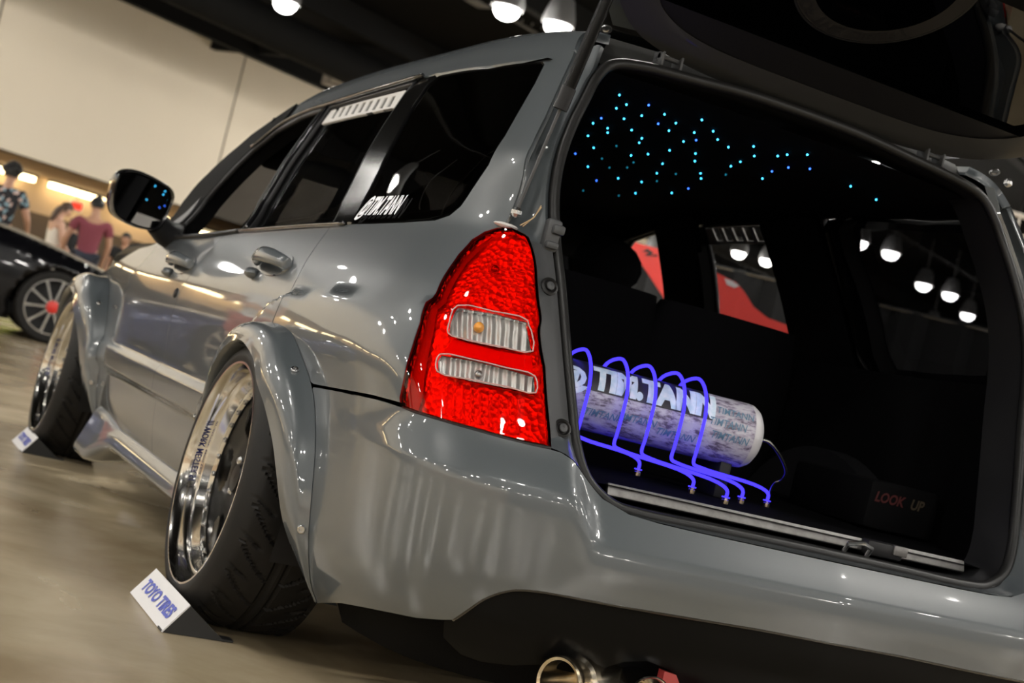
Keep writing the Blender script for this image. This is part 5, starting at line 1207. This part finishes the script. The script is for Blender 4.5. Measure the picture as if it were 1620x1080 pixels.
        if hairstyle == 'curly':
            rnd = random.Random(4); g = G()
            for q in range(46):
                a = rnd.uniform(0, 2*math.pi); ph = rnd.uniform(0, 1.5 if math.cos(a) < .3 else .85); g.sph(f(.100 * math.sin(ph) * math.sin(a), .112 * math.sin(ph) * math.cos(a) - .012, .118 * math.cos(ph) + .012), rnd.uniform(.024, .036), 8)
            g.out('hair_curls', hair, body)
    if cap:
        P = [[f(.094 * math.sin(ph) * math.sin(a), .108 * math.sin(ph) * math.cos(a) - .004, .105 * math.cos(ph) + .024) for ph in np.radians(np.linspace(0, 92, 8))] for a in np.linspace(0, 2 * math.pi, 28)]
        c = G().grid(P).out('cap', cap, body, sharp=3); s = -1      # peak to the back
        G().add([f(.06 * math.cos(a), -.09 - .075 * math.sin(a), .02 - .02 * math.sin(a)) for a in np.linspace(0, math.pi, 12)] + [f(.06 * math.cos(a), -.09 - .075 * math.sin(a), .012 - .02 * math.sin(a)) for a in np.linspace(0, math.pi, 12)], [tuple(range(12)), tuple(range(23, 11, -1))] + [(i, i + 1, 13 + i, 12 + i) for i in range(11)]).out('cap_peak', cap, c, smooth=False)
        G().sph(f(.03, -.095, .055), (.022, .012, .018), 8, hR).out('cap_badge', 'shoe_white', c)
    # clothes follow the same joints
    sm, kind = shirt; g = .016
    V = [j['pel'] + np.array([0, 0, -.15]), j['spi'], j['che'], j['nb'] + np.array([0, 0, -.035])]; E = [(0, 1), (1, 2), (2, 3)]; R = [(.160, .130), (.147, .119), (.166, .124), (.088, .084)]
    if kind != 'tank':
        for s in 'lr':
            fr = .62 if kind == 'tee' else 1.0; b = len(V); e = j['s' + s] + (j['e' + s] - j['s' + s]) * fr
            V += [j['s' + s], e]; E += [(2, b), (b, b + 1)]; R += [.080, .068 if kind == 'tee' else .058]
            if kind == 'long': V.append(j['w' + s]); E.append((b + 1, b + 2)); R.append(.044)
    else:
        for s in 'lr': b = len(V); V += [j['s' + s] * .62 + j['che'] * .38 + np.array([0, 0, .03])]; E += [(2, b)]; R += [.062]
    skin_mesh('shirt', V, E, R, sm, body, 2, 0)
    pm, pk = pants; V = [j['pel'] + np.array([0, 0, .02])]; E = []; R = [(.148, .118)]
    for s in 'lr':
        b = len(V); V += [j['h' + s], j['k' + s] if pk == 'long' else j['h' + s] + (j['k' + s] - j['h' + s]) * .92]; E += [(0, b), (b, b + 1)]; R += [.115, .082 if pk == 'long' else .100]
        if pk == 'long': V.append(j['a' + s] + np.array([0, 0, .01])); E.append((b + 1, b + 2)); R.append(.064)
    skin_mesh('trousers' if pk == 'long' else 'shorts', V, E, R, pm, body, 2, 0)
    for s in 'lr': a = j['a' + s]; skin_mesh('shoe', [a + np.array([0, -.035, -.045]), a + np.array([0, .06, -.052]), a + np.array([0, .15, -.060])], [(0, 1), (1, 2)], [(.045, .044), (.050, .040), (.042, .030)], shoes, body, 1)
    tag(t, label, 'person'); return t
def mat_floral():
    m, nt, b = _mat('floral_cloth'); b.inputs['Roughness'].default_value = .8; tc = nt.nodes.new('ShaderNodeTexCoord'); v = nt.nodes.new('ShaderNodeTexVoronoi'); v.inputs['Scale'].default_value = 26; nt.links.new(tc.outputs['Object'], v.inputs['Vector'])
    r = nt.nodes.new('ShaderNodeValToRGB'); r.color_ramp.interpolation = 'CONSTANT'; e = r.color_ramp.elements; e[0].position = 0; e[0].color = (.012, .012, .016, 1); e[1].position = .62; e[1].color = (.20, .32, .38, 1); k = e.new(.78); k.color = (.62, .45, .40, 1); k = e.new(.9); k.color = (.02, .02, .03, 1)
    sx = nt.nodes.new('ShaderNodeSeparateColor'); nt.links.new(v.outputs['Color'], sx.inputs[0]); nt.links.new(sx.outputs[0], r.inputs['Fac']); nt.links.new(r.outputs['Color'], b.inputs['Base Color']); return m
M['floral'] = mat_floral(); M['maroon'] = mat('maroon_cotton', (.21, .045, .065), .85); M['cream'] = mat('cream_cotton', (.72, .66, .58), .85); M['white_tee'] = mat('white_cotton', (.70, .70, .69), .85); M['red_shorts'] = mat('salmon_red_cotton', (.42, .09, .07), .85); M['jeans'] = mat('dark_denim', (.02, .025, .04), .85); M['black_cloth'] = mat('black_cotton', (.010, .010, .011), .9)
def ground(px, py, dist): p = at(px, py, dist); return (float(p[0]), float(p[1]), 0)
person('man with dark curly hair in a black floral shirt at the far left', ground(14, 290, 18.6), -.3, 1.80, 'skin1', 'hair', 'curly', ('floral', 'tee'), ('black_cloth', 'long'), J=dict(er=(.30, .02, 1.14), wr=(.30, .20, 1.02), el=(-.28, .05, 1.12), wl=(-.16, .24, 1.05)), head=(.3, -.05))
person('woman in a cream sleeveless top looking down beside the maroon shirt', ground(92, 350, 21.8), -1.25, 1.68, 'skin2', 'hair_brown', 'long', ('cream', 'tank'), ('cream', 'long'), J=dict(sl=(-.16, -.01, 1.38), sr=(.16, -.01, 1.38), el=(-.21, .02, 1.10), wl=(-.15, .22, .98), er=(.21, .04, 1.10), wr=(.12, .24, .96)), head=(0, -.55))
person('man in a maroon T-shirt and dark cap seen from behind', ground(143, 372, 20.8), -.12, 1.78, 'skin1', 'hair', 'short', ('maroon', 'tee'), ('jeans', 'long'), J=dict(el=(-.30, .02, 1.12), wl=(-.30, .16, .92), er=(.27, .02, 1.12), wr=(.24, .12, .90), sl=(-.20, -.01, 1.40), sr=(.20, -.01, 1.40)), head=(-.35, -.1), cap='black_cloth')
person('dark-haired person in black standing between the woman and the maroon shirt', ground(117, 380, 24.0), 1.2, 1.56, 'skin2', 'hair', 'long', ('black_cloth', 'long'), ('black_cloth', 'long'), head=(.5, -.4))
person('person in black and red partly hidden behind the wagon fender', ground(197, 395, 24.0), 2.6, 1.52, 'skin1', 'hair', 'short', ('black_cloth', 'tee'), ('red_shorts', 'short'), head=(0, -.3))
person('person in white T-shirt and salmon shorts mirrored in the wagon doors', (-2.65, 7.7, 0), -2.2, 1.74, 'skin2', 'hair_brown', 'short', ('white_tee', 'tee'), ('red_shorts', 'short'), J=dict(el=(-.30, .02, 1.14), wl=(-.16, .22, 1.12), er=(.30, .02, 1.14), wr=(.16, .22, 1.12)), head=(0, -.2))
